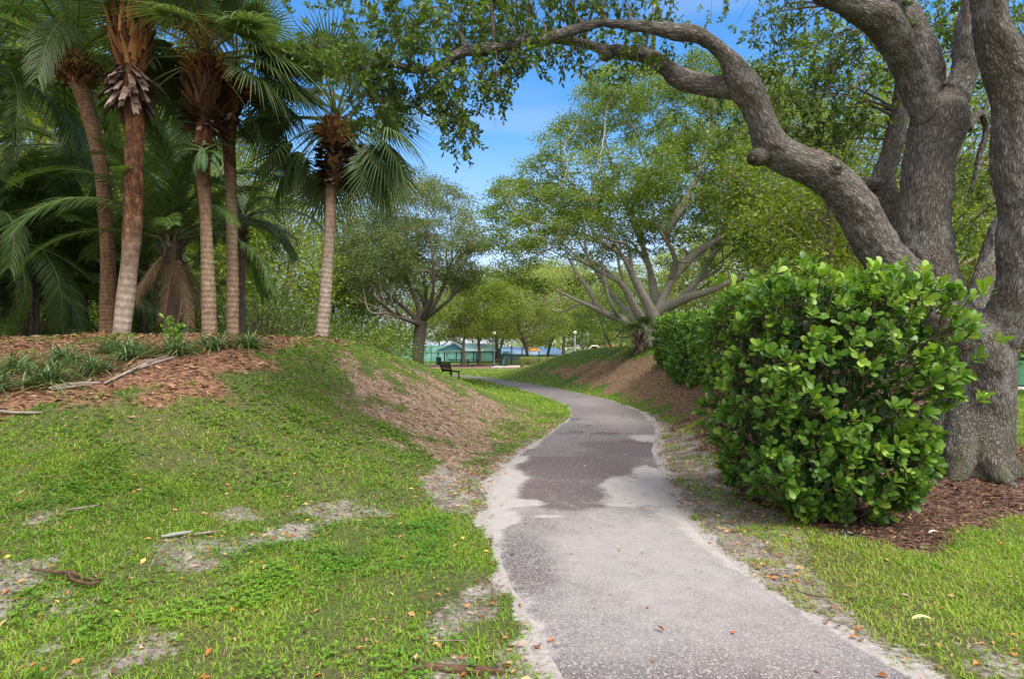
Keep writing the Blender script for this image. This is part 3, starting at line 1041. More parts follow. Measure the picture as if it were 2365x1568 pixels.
def tree_data(name, trunk, attr_pts, step, di, dk, tip, sig, nleaf, L, bark, leafm, sd, flare=0, rmin=0., Wf=.45, leaf_r=2.2, npow=2.3, drop=0., every=1):
    pos, par = grow(trunk, attr_pts, step, di, dk, sd=sd, grav=.03)
    r = radii(pos, par, tip, npow)
    mbt = MB()
    if flare:
        z0 = pos[0][2]
        r = r * (1 + flare * np.exp(-(pos[:, 2] - z0) / .5) * (np.arange(len(pos)) < len(trunk[0][0])))
    skin_tree(mbt, pos, par, r, rmin)
    ends = np.nonzero(r < tip * leaf_r)[0][::every]
    ends = ends[rng.random(len(ends)) < np.where(fbm(pos[ends] * (2.2 / max(step * 6, 1)), sd + 3, 2) > .49, 1, .07)]
    mbl = MB()
    leaf_cloud(mbl, pos[ends], nleaf, sig, L, Wf, .5, tone=np.clip(fbm(pos[ends] / (step * 5), sd, 2) * 1.6 - .3, 0, 1), drop=drop)
    return mbt.mesh(name + "_trunk", bark), mbl.mesh(name + "_crown", leafm)

def put_tree(name, label, loc, data, rz=0., sc=1., group=None, cat="tree"):
    t = thing(name, label, cat, loc, rz, group, sc)
    part("trunk", data[0], t)
    part("crown", data[1], t)
    return t

def px_cloud(poly, Y, depth, n, sd, gap=.36, gs=.35, edge=.35):
    """points through a crown whose outline is known from the photograph; deep in the middle, thin at the rim"""
    r_ = np.random.default_rng(sd)
    poly = np.array(poly, float)
    lo, hi = poly.min(0), poly.max(0)
    out = []
    tot = 0
    while tot < n:
        q = r_.uniform(lo, hi, (n * 3, 2))
        s_ = -poly_sd(q, poly)
        k = s_ > 0
        q, s_ = q[k], s_[k]
        mxs = (hi - lo).min() / 2
        dd = depth * np.sqrt(np.clip(s_ / mxs, 0.02, 1)) * r_.uniform(-1, 1, len(q))
        y = Y + dd
        p = np.c_[(q[:, 0] - CX) / F * y, y, CAMH - (q[:, 1] - HY) / F * y]
        if gap:
            p = p[vnoise(p * gs + 31, sd) > gap]
        out.append(p)
        tot += len(p)
    return np.vstack(out)[:n]

def local(pts, o):
    return np.asarray(pts) - o

def side_limbs(seeds, widths, targets, n, w0, sd, lo=.2, hi=.75):
    """secondary limbs leaving the main ones and bending out into the crown"""
    r_ = np.random.default_rng(sd)
    main = list(range(1, len(seeds)))
    offs = np.cumsum([0] + [len(p) for p, _ in seeds])
    for k in range(n):
        j = main[r_.integers(len(main))]
        p = seeds[j][0]
        i = int(r_.uniform(lo, hi) * (len(p) - 1))
        a = p[i]
        dd = np.linalg.norm(targets - a, axis=1)
        c = np.nonzero((dd > 2.0) & (dd < 4.6) & (np.hypot(targets[:, 0], targets[:, 1]) > math.hypot(a[0], a[1]) + .9) & (targets[:, 2] > a[2] + .2) & (((targets - a) * nrm(p[min(i + 1, len(p) - 1)] - p[max(i - 1, 0)])).sum(1) > dd * .55))[0]
        if not len(c):
            continue
        b = targets[c[r_.integers(len(c))]]
        d0 = nrm(p[min(i + 1, len(p) - 1)] - p[max(i - 1, 0)])
        L = np.linalg.norm(b - a)
        q = catmull(np.array([a, a + d0 * L * .22 + (b - a) * .15 + r_.normal(0, .06, 3) * L, a + (b - a) * .6 + r_.normal(0, .07, 3) * L, b]), 5)[1:]
        seeds.append((q, int(offs[j] + i)))
        widths.append(np.linspace(1, .14, len(q)) ** 1.1 * w0 * r_.uniform(.7, 1.2))

# ---- the wide fig beyond the right mound
FY = 29.0
fig_o = onG(*P(1500, 800, FY)[:2], -.15)
def fp(l, seg=3):
    return catmull(np.array([P(a, b_, y) for a, b_, y in l]), seg) - fig_o
fig_trunk = fp([(1502, 830, FY), (1503, 800, FY), (1508, 770, FY), (1514, 735, FY)], 3)
nt0 = len(fig_trunk)
def nearest_i(lists, q):
    allp = np.vstack([p for p, _ in lists])
    return int(((allp - q) ** 2).sum(1).argmin())
fig_limbs = [
    [(1500, 772, FY), (1462, 748, FY - .8), (1420, 733, FY - 1.6), (1370, 710, FY - 2.4), (1320, 688, FY - 3.2), (1270, 660, FY - 4)],
    [(1500, 765, FY), (1462, 705, FY - 1), (1440, 660, FY - 1.6), (1405, 640, FY - 2), (1360, 632, FY - 2.5)],
    [(1512, 738, FY), (1490, 690, FY - .3), (1462, 640, FY - .5), (1445, 600, FY - .5), (1400, 566, FY), (1330, 550, FY), (1240, 590, FY - 1)],
    [(1514, 735, FY), (1530, 690, FY), (1550, 645, FY), (1562, 600, FY - .5), (1535, 545, FY - 1), (1530, 500, FY - 1), (1500, 420, FY)],
    [(1514, 735, FY), (1512, 680, FY + 1.5), (1500, 620, FY + 2.2), (1480, 560, FY + 3), (1440, 470, FY + 4), (1415, 400, FY + 4)],
    [(1550, 645, FY), (1600, 590, FY + .5), (1680, 540, FY + 1), (1760, 500, FY + 1), (1840, 470, FY + .5), (1920, 440, FY)],
    [(1520, 720, FY), (1580, 690, FY - 1), (1640, 672, FY - 2), (1720, 640, FY - 3), (1800, 610, FY - 3)],
    [(1514, 735, FY), (1560, 700, FY + 3), (1610, 650, FY + 5), (1660, 560, FY + 6), (1700, 450, FY + 6), (1720, 350, FY + 5)],
    [(1500, 765, FY), (1470, 740, FY + 2), (1420, 690, FY + 4), (1360, 600, FY + 6), (1310, 500, FY + 6)],
    [(1535, 545, FY - 1), (1580, 470, FY - 1.5), (1620, 380, FY - 1), (1640, 280, FY)],
]
seeds = [(fig_trunk, -1)]
limb_w = [np.linspace(.46, .44, len(fig_trunk))]
for l in fig_limbs:
    q = fp(l, 3)
    seeds.append((q[1:], nearest_i(seeds, q[0])))
    limb_w.append(np.linspace(1, .10, len(q) - 1) ** 1.2 * .25)
fig_poly = [(1120, 480), (1115, 590), (1150, 640), (1230, 668), (1330, 680), (1450, 640), (1620, 640), (1760, 660), (1950, 620), (2010, 450), (1940, 270), (1800, 160), (1640, 120), (1480, 140), (1350, 165), (1310, 260), (1240, 300), (1225, 370), (1150, 400)]
at_ = px_cloud(fig_poly, FY, 7.0, 4200, 41, .40, .55) - fig_o
side_limbs(seeds, limb_w, at_, 30, .095, 9)
limb_w = np.concatenate(limb_w)
pos, par = grow(seeds, at_, .38, 3.4, .50, sd=5, grav=.04)
r = radii(pos, par, .013, 2.15)
r = np.minimum(r, .2); r[:len(limb_w)] = np.maximum(r[:len(limb_w)] * .6, limb_w)
mbt = MB()
skin_tree(mbt, pos, par, np.minimum(r, .52), 0)
# buttress roots and the flare
for k in range(7):
    a_ = k * .9 + .2
    mbt.tube([A(0, 0, .9), A(math.cos(a_) * .45, math.sin(a_) * .45, .35), A(math.cos(a_) * 1.0, math.sin(a_) * 1.0, .0)], [.3, .2, .08], 8, seg=4, lump=.1, seed=k)
ends = np.nonzero(r < .013 * 2.1)[0]
mbl = MB()
ex = pos[ends] + fig_o
pyv = HY - (ex[:, 2] - CAMH) / ex[:, 1] * F                      # height band in the crown: leaves sit in the upper shell
rho = np.sqrt((pos[ends, 0] / 1.15) ** 2 + pos[ends, 1] ** 2 + ((pos[ends, 2] - 2.2) * 1.0) ** 2)
keepp = np.clip((rho - 2.6) / 3.0, .06, 1) * np.where(fbm(ex * .75, 17, 2) > .44, 1, .12)
ends = ends[rng.random(len(ends)) < keepp]
leaf_cloud(mbl, pos[ends], 92, .24, .125, .5, .42, tone=np.clip(fbm(pos[ends] / 2.2, 77, 2) * 1.7 - .35, 0, 1))
print("fig", len(pos), len(ends))
put_tree("fig_tree", "huge spreading fig with pale grey limbs fanning low, beyond the right mound", fig_o, (mbt.mesh("fig_trunk", M_BARK_GREY), mbl.mesh("fig_crown", M_FIGLEAF)))

# ---- the round oak past the left mound
MY = 34.0
mo = onG(*P(966, 870, MY)[:2], -.1)
def mpnt(l, seg=3):
    return catmull(np.array([P(a, b_, y) for a, b_, y in l]), seg) - mo
m_trunk = mpnt([(962, 886, MY), (964, 850, MY), (965, 810, MY), (970, 770, MY), (974, 742, MY)], 3)
seeds = [(m_trunk, -1)]
for l in ([(972, 750, MY), (940, 715, MY), (905, 690, MY + .5), (870, 650, MY + 1), (830, 610, MY + 1)], [(974, 742, MY), (960, 690, MY), (930, 630, MY - .5), (905, 580, MY - 1), (880, 530, MY - 1)],
          [(974, 742, MY), (985, 700, MY + 1), (980, 640, MY + 2), (975, 560, MY + 2)], [(976, 738, MY), (1010, 715, MY - .5), (1040, 690, MY - 1), (1070, 655, MY - 1), (1090, 610, MY - 1)],
          [(976, 738, MY), (1005, 700, MY), (1030, 650, MY + .5), (1045, 590, MY + 1), (1040, 520, MY + 1)], [(972, 750, MY), (930, 735, MY - 1.5), (880, 715, MY - 2.5), (820, 690, MY - 3)], [(976, 738, MY), (1000, 680, MY - 1.5), (1000, 600, MY - 2), (990, 510, MY - 2)]):
    q = mpnt(l, 3)
    seeds.append((q[1:], nearest_i(seeds, q[0])))
m_poly = [(765, 500), (800, 425), (870, 395), (950, 385), (1020, 405), (1085, 455), (1125, 540), (1135, 640), (1090, 690), (1000, 640), (960, 700), (880, 730), (800, 735), (765, 650)]
at_ = px_cloud(m_poly, MY, 4.6, 2600, 43, .34, .6) - mo
mw_ = [np.linspace(.36, .32, len(m_trunk))] + [np.linspace(1, .12, len(s_[0])) ** 1.2 * .15 for s_ in seeds[1:]]
side_limbs(seeds, mw_, at_, 20, .075, 10, .1, .6)
pos, par = grow(seeds, at_, .34, 2.8, .42, sd=6, grav=.03)
r = radii(pos, par, .011, 2.2)
lw_ = np.concatenate(mw_)
r = np.minimum(r, .14); r[:len(lw_)] = np.maximum(r[:len(lw_)] * .5, lw_)
mbt = MB(); skin_tree(mbt, pos, par, np.minimum(r, .38), 0)
ends = np.nonzero(r < .011 * 2.1)[0]
mbl = MB()
rho = np.linalg.norm(pos[ends] - A(0, 0, 3.2), axis=1)
ends = ends[rng.random(len(ends)) < np.clip((rho - 1.6) / 2.2, .06, 1) * np.where(fbm(pos[ends] * .95, 19, 2) > .43, 1, .15)]
leaf_cloud(mbl, pos[ends], 74, .25, .12, .45, .5, tone=np.clip(fbm(pos[ends] / 1.8, 78, 2) * 1.7 - .35, 0, 1), drop=.3)
print("mid oak", len(pos), len(ends))
put_tree("oak_tree", "rounded grey-green oak with many curved dark limbs, behind the bench", mo, (mbt.mesh("midoak_trunk", M_BARK_DARK), mbl.mesh("midoak_crown", M_MIDLEAF)))

# ---- stock kinds for the trees farther off
def stock(name, h, rad, trunk_h, nat, bark, leafm, sd, L=.16, tip=.016, nleaf=44, sig=.45, stems=1, lean=.3, low=-.25, gap=.3, drop=0., rz=None):
    r_ = np.random.default_rng(sd)
    seeds = []
    for k in range(stems):
        a_ = r_.random() * 6.28 + k * 6.28 / max(stems, 1)
        tl = trunk_h
        pts = [A(math.cos(a_) * .12 * (stems > 1), math.sin(a_) * .12 * (stems > 1), -.3)]
        nst = max(4, int(tl / .45))
        for i in range(1, nst + 1):
            t = i / nst
            pts.append(A(math.cos(a_) * lean * t * t * (1 + .8 * (stems > 1)) + .05 * r_.normal(), math.sin(a_) * lean * t * t * (1 + .8 * (stems > 1)) + .05 * r_.normal(), -.3 + (tl + .3) * t))
        seeds.append((np.array(pts), -1))
    rz = rz or (h - trunk_h) * .62
    cz = h - rz
    at = dome_pts(nat, cz, rad, rad, rz, low, .35, sd, gap)
    d = tree_data(name, seeds, at, .42, max(3.2, (cz - trunk_h) + 1.6), .58, tip, sig, nleaf, L, bark, leafm, sd, flare=.5, npow=2.25, drop=drop)
    print(name, len(d[0].vertices), len(d[1].polygons))
    return d
K_TWIN = stock("picnic_oak", 11.0, 4.8, 3.0, 1000, M_BARK_TAN, M_BRIGHTLEAF, 11, .22, stems=1, lean=.2, low=-.62, gap=.44)
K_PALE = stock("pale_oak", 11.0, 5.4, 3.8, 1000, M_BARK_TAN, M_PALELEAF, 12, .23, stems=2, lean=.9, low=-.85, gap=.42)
K_DARK = stock("dark_oak", 10, 5.0, 2.4, 1100, M_BARK_DARK, M_FIGLEAF, 13, .21, stems=2, lean=.6, low=-.35)
K_WOOD = stock("wood_tree", 12, 4.6, 2.6, 1300, M_BARK_DARK, M_BRIGHTLEAF, 14, .16, nleaf=52, stems=2, lean=.9, low=-.75, gap=.25)
K_WOODB = stock("wood_tree_green", 13, 4.4, 2.2, 1300, M_BARK_DARK, M_FIGLEAF, 15, .16, nleaf=52, stems=1, lean=1.1, low=-.8, gap=.25)
K_TALL = stock("tall_pale_stem", 13, 4.0, 4.5, 600, M_BARK_PALE, M_BRIGHTLEAF, 16, .13, nleaf=52, stems=1, lean=1.4, low=-.5, gap=.3)

def at_px(px, Y):
    x = (px - CX) / F * Y
    return onG(x, Y)
FARG = "park trees around the picnic area"
for px, Y, d, rz, sc, nm_, lab in (
    (1070, 70, K_TWIN, .3, 1.05, "park_tree", "leafy tan-trunked tree in front of the green pavilion, next to the picnic tables"),
    (1109, 74, K_TWIN, 2.2, 1.1, "park_tree", "slimmer forked tree right of the picnic tables, against the pavilion roof"),
    (1222, 80, K_PALE, 1.2, 1.25, "park_tree", "pale feathery tree behind the dark pull-up frame"),
    (1262, 92, K_PALE, 4.0, 1.5, "park_tree", "broad sunlit pale tree rising from the low clipped hedge"),
    (1300, 118, K_TWIN, 5.0, 1.9, "park_tree", "bright distant tree behind the first white-topped lamp by the hedge"),
    (1361, 88, K_DARK, .4, .72, "park_tree", "low spreading dark tree beside the white and orange playhouse"),
    (1425, 66, K_DARK, 1.9, 1.05, "park_tree", "dark straight tree standing just left of the fig's low limb"),
    (1150, 105, K_PALE, 2.9, 1.6, "park_tree", "far pale tree between pavilion roof and blue shelter"),
    (1015, 125, K_TWIN, 3.6, 1.2, "park_tree", "small bright tree behind the teal court fence"),
    (1470, 95, K_PALE, 5.4, 1.5, "park_tree", "hazy light green tree seen under the fig's left limbs"),
):
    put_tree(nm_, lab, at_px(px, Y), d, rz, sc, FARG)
WG = "woodland trees behind the palms"
for px, Y, d, rz, sc, lab in (
    (60, 34, K_WOOD, .2, 1.15, "dark green wood tree at the far left behind the feather palms"),
    (215, 33, K_WOOD, 1.5, 1.2, "green wood tree filling the gap behind the leaning ringed palm"),
    (395, 30, K_WOODB, 2.6, 1.1, "green wood tree behind the date palm with dead fronds"),
    (560, 31, K_WOOD, .9, 1.05, "bright wood tree with slanting forked stems right behind the twin cabbage palms"),
    (690, 36, K_WOOD, 4.1, 1.05, "bright yellow-green wood tree left of the lone cabbage palm"),
    (830, 44, K_WOOD, 5.2, 1.05, "tall bright wood tree behind the lone cabbage palm"),
    (905, 52, K_WOOD, 3.3, 1.0, "yellow-green wood tree showing above the rounded grey-green oak"),
    (480, 46, K_WOOD, 2.0, 1.3, "tall wood tree whose top fills the sky between the palm heads"),
    (120, 48, K_WOOD, 3.0, 1.4, "tall bright wood tree glinting behind the left-hand feather palms"),
    (-160, 36, K_WOODB, 4.4, 1.2, "wood tree at the left margin behind all palms"),
    (-40, 30, K_WOOD, 2.2, 1.75, "towering bright wood tree filling the sky at the far left"),
    (150, 36, K_WOOD, .7, 1.85, "towering wood tree rising behind the leaning ringed palm's head"),
    (330, 40, K_WOODB, 3.9, 1.8, "towering wood tree between boot-clad and shaggy palm heads"),
    (300, 58, K_WOOD, 1.1, 1.5, "highest far wood tree between the ringed palm and the boot-clad palm"),
):
    put_tree("woodland_tree", lab, at_px(px, Y), d, rz, sc, WG)
RG = "trees behind the big oak on the right"
for px, Y, d, rz, sc, lab in (
    (2180, 21, K_TALL, .4, .95, "pinkish slender trunk tree leaning behind the big oak"),
    (1985, 21, K_WOOD, 4.6, .98, "bright airy tree close behind the oak's arching limb"),
    (2290, 25, K_WOOD, .3, .95, "bright airy tree between the oak's central and right stems"),
    (2080, 34, K_WOOD, 1.4, 1.05, "leafy tree behind the oak's central stem"),
    (1880, 40, K_WOOD, 2.4, 1.1, "leafy tree whose crown fills the gap right of the fig"),
    (2330, 44, K_WOOD, 3.2, 1.0, "bright tree behind the oak's right-hand stem above the green cabinet"),
    (1750, 60, K_PALE, 4.2, 1.6, "far pale tree glimpsed under the fig's right limbs"),
    (1640, 75, K_PALE, .6, 1.5, "far hazy tree behind the clipped hedge row"),
    (2520, 36, K_WOODB, 5.1, 1.1, "green tree at the right margin behind the lawn"),
    (2010, 70, K_PALE, 5.0, 1.6, "most distant pale tree between fig and big oak"),
):
    put_tree("background_tree", lab, at_px(px, Y), d, rz, sc, RG)
# second fig with ribbed stems just behind the first
#--SECTION4--
# ------------------------------------------------------------------ palms
M_FAN = leaf_mat("fan_palm_leaf", [(0, (.038, .068, .027)), (.5, (.084, .13, .046)), (.85, (.15, .205, .075)), (1, (.25, .25, .12))], .32, .36, .5)
M_FEATHER = leaf_mat("feather_palm_leaf", [(0, (.030, .062, .018)), (.5, (.070, .125, .034)), (.85, (.13, .19, .05)), (1, (.24, .24, .08))], .42, .38, .4)
M_DEADFROND = leaf_mat("dead_frond", [(0, (.09, .055, .032)), (.5, (.23, .155, .10)), (1, (.38, .29, .21))], .15, .75, .2)
M_STALK = plain_mat("frond_stalk", (.085, .105, .03), .5)
M_BOOT = leaf_mat("orange_boot", [(0, (.055, .022, .009)), (.5, (.19, .085, .028)), (.85, (.33, .165, .06)), (1, (.40, .26, .13))], .05, .75, .2)
M_BOOTC = leaf_mat("brown_boot", [(0, (.024, .012, .007)), (.5, (.085, .042, .020)), (.85, (.17, .085, .036)), (1, (.30, .19, .10))], .05, .8, .15)
M_BOOTG = leaf_mat("grey_boot", [(0, (.07, .042, .033)), (.5, (.20, .135, .11)), (1, (.36, .27, .235))], .03, .8, .2)
M_BOOTD = leaf_mat("dark_boot", [(0, (.022, .014, .011)), (.5, (.075, .048, .038)), (.85, (.15, .105, .09)), (1, (.26, .20, .175))], .03, .8, .2)
M_FIBRE = leaf_mat("palm_fibre", [(0, (.05, .018, .007)), (.5, (.16, .062, .02)), (1, (.30, .15, .05))], .05, .9, .1)
M_FLOWER = leaf_mat("palm_flower_stalk", [(0, (.16, .10, .02)), (.5, (.30, .19, .04)), (1, (.42, .30, .08))], .2, .7, .2)

def palm_bark(name, low_c, ring=22., z0=9., zr=.5, hi_stops=None):
    """ringed trunk below z0 metres, dark red-brown fibrous boots scars above"""
    m, nt, b = newmat(name)
    a = attr(nt, 'bk').outputs['Vector']
    sp = nd(nt, 'ShaderNodeSeparateXYZ'); ln(nt, a, sp.inputs[0])
    n1 = noise(nt, a, 9, 5, .65)
    n2 = noise(nt, a, 2.2, 3, .6)
    zz_ = math2(nt, 'ADD', sp.outputs[2], math2(nt, 'MULTIPLY', n1, .11))
    w = math2(nt, 'SINE', math2(nt, 'MULTIPLY', zz_, ring * 6.283 / 2))
    fib = noise(nt, a, 20, 5, .7, (1, 1, .35))
    h = math2(nt, 'ADD', math2(nt, 'MULTIPLY', w, .12), fib)
    c1 = ramp(nt, math2(nt, 'MULTIPLY_ADD' if False else 'ADD', math2(nt, 'MULTIPLY', w, .045), mixc(nt, .35, fib, n1)), low_c).outputs[0]
    pn = noise(nt, a, 11, 5, .75, (1, 1, .55))
    c2 = ramp(nt, pn, hi_stops or [(.3, (.016, .009, .006)), (.48, (.062, .028, .015)), (.6, (.13, .060, .027)), (.72, (.30, .165, .08))]).outputs[0]
    f = mrange(nt, math2(nt, 'ADD', sp.outputs[2], math2(nt, 'MULTIPLY', math2(nt, 'SUBTRACT', n2, .5), 2.2)), z0 - zr, z0 + zr)
    ln(nt, mixc(nt, f, c1, c2), b.inputs['Base Color'])
    b.inputs['Roughness'].default_value = .9
    b.inputs['Specular IOR Level'].default_value = .15
    bump(nt, b, mixc(nt, f, h, pn), .9, .035)
    return m
GREYP = [(.25, (.11, .080, .058)), (.5, (.25, .20, .16)), (.75, (.40, .345, .295))]
BROWNP = [(.25, (.075, .048, .030)), (.5, (.18, .125, .085)), (.75, (.29, .22, .16))]
RINGP = [(.25, (.05, .028, .016)), (.5, (.17, .10, .058)), (.75, (.30, .20, .13))]

def strip_blade(mb_, pts, wid, rnd, fold=.25, nrmv=None):
    """one folded leaf segment along pts with widths wid"""
    p = np.asarray(pts); n = len(p)
    d = np.gradient(p, axis=0)
    d = nrm(d)
    up = np.tile(nrmv if nrmv is not None else A(0, 0, 1), (n, 1))
    s_ = nrm(np.cross(d, up))
    u = np.cross(s_, d)
    w = np.asarray(wid)[:, None]
    v = np.stack([p - s_ * w * .5 + u * w * fold, p, p + s_ * w * .5 + u * w * fold], 1).reshape(-1, 3)
    i = np.arange(n - 1)[:, None] * 3
    q = np.vstack([np.c_[i, i + 1, i + 4, i + 3], np.c_[i + 1, i + 2, i + 5, i + 4]])
    mb_.add(v, q, None, rnd)

def fan_frond(seed, stalk=1.0, rad=.95, droop=.55, arch=.25, nseg=46, spread=158):
    """costapalmate leaf along +x, base at origin, upper side +z"""
    r_ = np.random.default_rng(seed)
    m1, m2 = MB(), MB()
    t = np.linspace(0, 1, 7)
    sp = np.c_[t * stalk, 0 * t, -arch * t ** 2 * stalk]
    m2.tube(sp, np.linspace(.022, .010, 7), 5)
    tip = sp[-1]
    dirx = nrm(A(1, 0, -2 * arch))
    upx = nrm(np.cross(np.cross(dirx, A(0, 0, 1)), dirx))
    side = np.cross(upx, dirx)
    for k in range(nseg):
        a_ = R(-spread + 2 * spread * k / (nseg - 1))
        L = rad * (.62 + .38 * math.cos(a_ / 2) ** 1.0) * r_.uniform(.92, 1.05)
        u = np.array([.03, .2, .42, .62, .8, 1.0])
        dr_ = -(droop * r_.uniform(.7, 1.35)) * np.clip(u - .30, 0, 1) ** 1.8 * L * 1.1 - .10 * u * L * abs(math.sin(a_)) 
        cost = .22 * (1 - math.cos(a_)) * u * L * .3
        dirv = dirx * math.cos(a_) + side * math.sin(a_)
        pts = tip + dirv * (u * L)[:, None] + upx * (cost + .05)[:, None] * u[:, None] + A(0, 0, 1) * dr_[:, None]
        w = np.array([.012, .034, .046, .034, .018, .002]) * (rad / .95) * 1.0
        tone = np.clip(.45 + r_.normal(0, .16), 0, .9)
        strip_blade(m1, pts, w, np.repeat(np.clip(tone + np.array([.08, .03, 0, 0, .05, .25]), 0, 1), 3), .28, upx)
    return m1, m2

def feather_frond(seed, L=2.6, droop=.9, rise=.0, leaf=.42, n=58, wid=.028, vee=.35, hang=.25, side_tw=0.):
    r_ = np.random.default_rng(seed)
    m1, m2 = MB(), MB()
    t = np.linspace(0, 1, 16)
    ang = rise - droop * t ** 1.4 * 1.5
    step = L / 15
    p = [A(0, 0, 0)]
    for i in range(15):
        p.append(p[-1] + A(math.cos(ang[i]) * step, side_tw * t[i] * step, math.sin(ang[i]) * step))
    p = np.array(p)
    m2.tube(p, np.linspace(.028, .005, 16), 5)
    tt_ = np.linspace(.14, .99, n)
    pc = np.stack([np.interp(tt_, t, p[:, i]) for i in range(3)], 1)
    d = nrm(np.gradient(pc, axis=0))
    for i in range(n):
        up = nrm(np.cross(np.cross(d[i], A(0, 0, 1)), d[i]))
        sd_ = np.cross(d[i], up)
        ll = leaf * (math.sin(math.pi * (.12 + .80 * tt_[i])) ** .7) * r_.uniform(.88, 1.08)
        for s_ in (-1, 1):
            dv = nrm(sd_ * s_ * .9 + d[i] * (.45 + .5 * tt_[i]) + up * (vee + r_.normal(0, .10)))
            u = np.array([0, .3, .65, 1.0])
            q = pc[i] + dv * (u * ll)[:, None] + A(0, 0, -1) * (hang * u ** 2 * ll * r_.uniform(.6, 1.4))[:, None]
            strip_blade(m1, q, np.array([.5, 1.0, .75, .08]) * wid, np.clip(.45 + r_.normal(0, .18), 0, .92), .2, up)
    return m1, m2

FANS = []
for k, (st, rd, dp, ar) in enumerate([(.95, .70, .5, .12), (1.0, .74, .9, .28), (1.05, .74, 1.3, .45), (.9, .68, 1.1, .3)]):
    a_, b_ = fan_frond(100 + k, st, rd, dp, ar)
    FANS.append((a_.mesh("fan_blade", M_FAN), b_.mesh("fan_stalk", M_STALK)))
FEATH = []
for k, (L, dr_, ri, lf, hg) in enumerate([(2.6, .9, .2, .36, .45), (3.0, 1.1, .2, .40, .7), (2.4, .6, .1, .36, .35), (3.2, 1.35, .3, .42, .8)]):
    a_, b_ = feather_frond(120 + k, L, dr_, ri, lf, hang=hg, n=92, wid=.021)
    FEATH.append((a_.mesh("feather_blade", M_FEATHER), b_.mesh("feather_stalk", M_STALK)))
DEADF = []
for k, (L, dr_, ri, lf) in enumerate([(1.9, .32, -.75, .24), (1.7, .25, -1.0, .21)]):
    a_, b_ = feather_frond(140 + k, L, dr_, ri, lf, hang=1.1, n=64, wid=.014, vee=-.15)
    DEADF.append((a_.mesh("dead_blade", M_DEADFROND), b_.mesh("dead_stalk", M_DEADFROND)))

def frond(parent, pair, loc, az, el, roll=0., sc=1.):
    """one frond: blade with its stalk as sub-part"""
    o = part("frond", pair[0], parent, loc, (0, 0, 0), sc)
    o.rotation_euler = (Matrix.Rotation(az, 3, 'Z') @ Matrix.Rotation(-el, 3, 'Y') @ Matrix.Rotation(roll, 3, 'X')).to_euler()
    part("stalk", pair[1], o)
    return o

T_SPEAR = ([(0, -.5, 0), (0, .5, 0), (.4, .40, .05), (.4, -.40, .05), (.8, .16, .06), (.8, -.16, .06), (1, .02, .03)], [(0, 1, 2, 3), (3, 2, 4, 5)], [(5, 4, 6)])
T_FLAP = ([(0, -.30, 0), (0, .30, 0), (.4, .40, .05), (.4, -.42, .05), (.4, 0, .02), (.8, .5, .05), (.8, -.46, .06), (.8, .05, .02), (1, .34, .02), (.94, -.40, .04), (.86, .02, .03)], [(0, 1, 2, 3), (3, 4, 7, 6), (4, 2, 5, 7), (7, 5, 8, 10), (6, 7, 10, 9)], [])
T_SCALE = ([(0, -.5, 0), (0, .5, 0), (.6, .5, .10), (.6, -.5, .10), (.95, .22, .12), (1, -.12, .10), (.85, -.36, .12)], [(0, 1, 2, 3), (3, 2, 4, 5)], [(3, 5, 6)])
T_BOOT = ([(0, -.5, 0), (0, .5, 0), (.35, .42, .07), (.35, -.42, .07), (.75, .30, .10), (.75, -.30, .10), (1, .36, .04), (1, -.30, .05)], [(0, 1, 2, 3), (3, 2, 4, 5), (5, 4, 6, 7)], [])

def boots(mb_, c, d, r0, z0, z1, n, L, Wd, el0, el1, seed, tm=None):
    """old leaf bases spiralling round the trunk at c + d*z; el = angle up from the horizontal"""
    r_ = np.random.default_rng(seed)
    k = np.arange(n)
    t = k / max(n - 1, 1)
    az = k * 2.39996 + r_.normal(0, .12, n)
    z = z0 + (z1 - z0) * t
    el = el0 + (el1 - el0) * t + r_.normal(0, .12, n)
    rad = np.stack([np.cos(az), np.sin(az), 0 * az], 1)
    tm = tm or T_BOOT
    r0 = np.interp(t, np.linspace(0, 1, len(r0)), r0)[:, None] if hasattr(r0, '__len__') else r0
    base = c + np.outer(z, d) + rad * (r0 * .85)
    az = az + r_.normal(0, .25, n)
    rad = np.stack([np.cos(az), np.sin(az), 0 * az], 1)
    dv = rad * np.cos(el)[:, None] + A(0, 0, 1) * np.sin(el)[:, None]
    up = rad * -np.sin(el)[:, None] + A(0, 0, 1) * np.cos(el)[:, None]
    l = L * r_.uniform(.75, 1.25, n)
    rn = np.clip(r_.normal(.55, .25, n), 0, 1)
    mb_.leaves(base, dv, up, l, Wd * r_.uniform(.75, 1.3, n), tm, rn)
    # a second skin set slightly in: gives the boots thickness
    mb_.leaves(base - up * .018, dv, up, l * .96, Wd * .95, tm, np.clip(rn - .3, 0, 1))

def trunk_tube(pxs, Y, base_extra=.25):
    pts = np.array([P(a, b_, Y + (c_ if True else 0)) for a, b_, c_, w in pxs])
    w = np.array([w * (Y + c_) / F / 2 * .83 for a, b_, c_, w in pxs])
    g = onG(pts[0][0], pts[0][1], 0)
    o = A(pts[0][0], pts[0][1], g[2])
    pts = np.vstack([[o + A(0, 0, -base_extra)], [o + A(0, 0, .02)], pts[1:]])
    w = np.r_[w[0] * 1.08, w[0], w[1:]]
    return o, pts - o, w

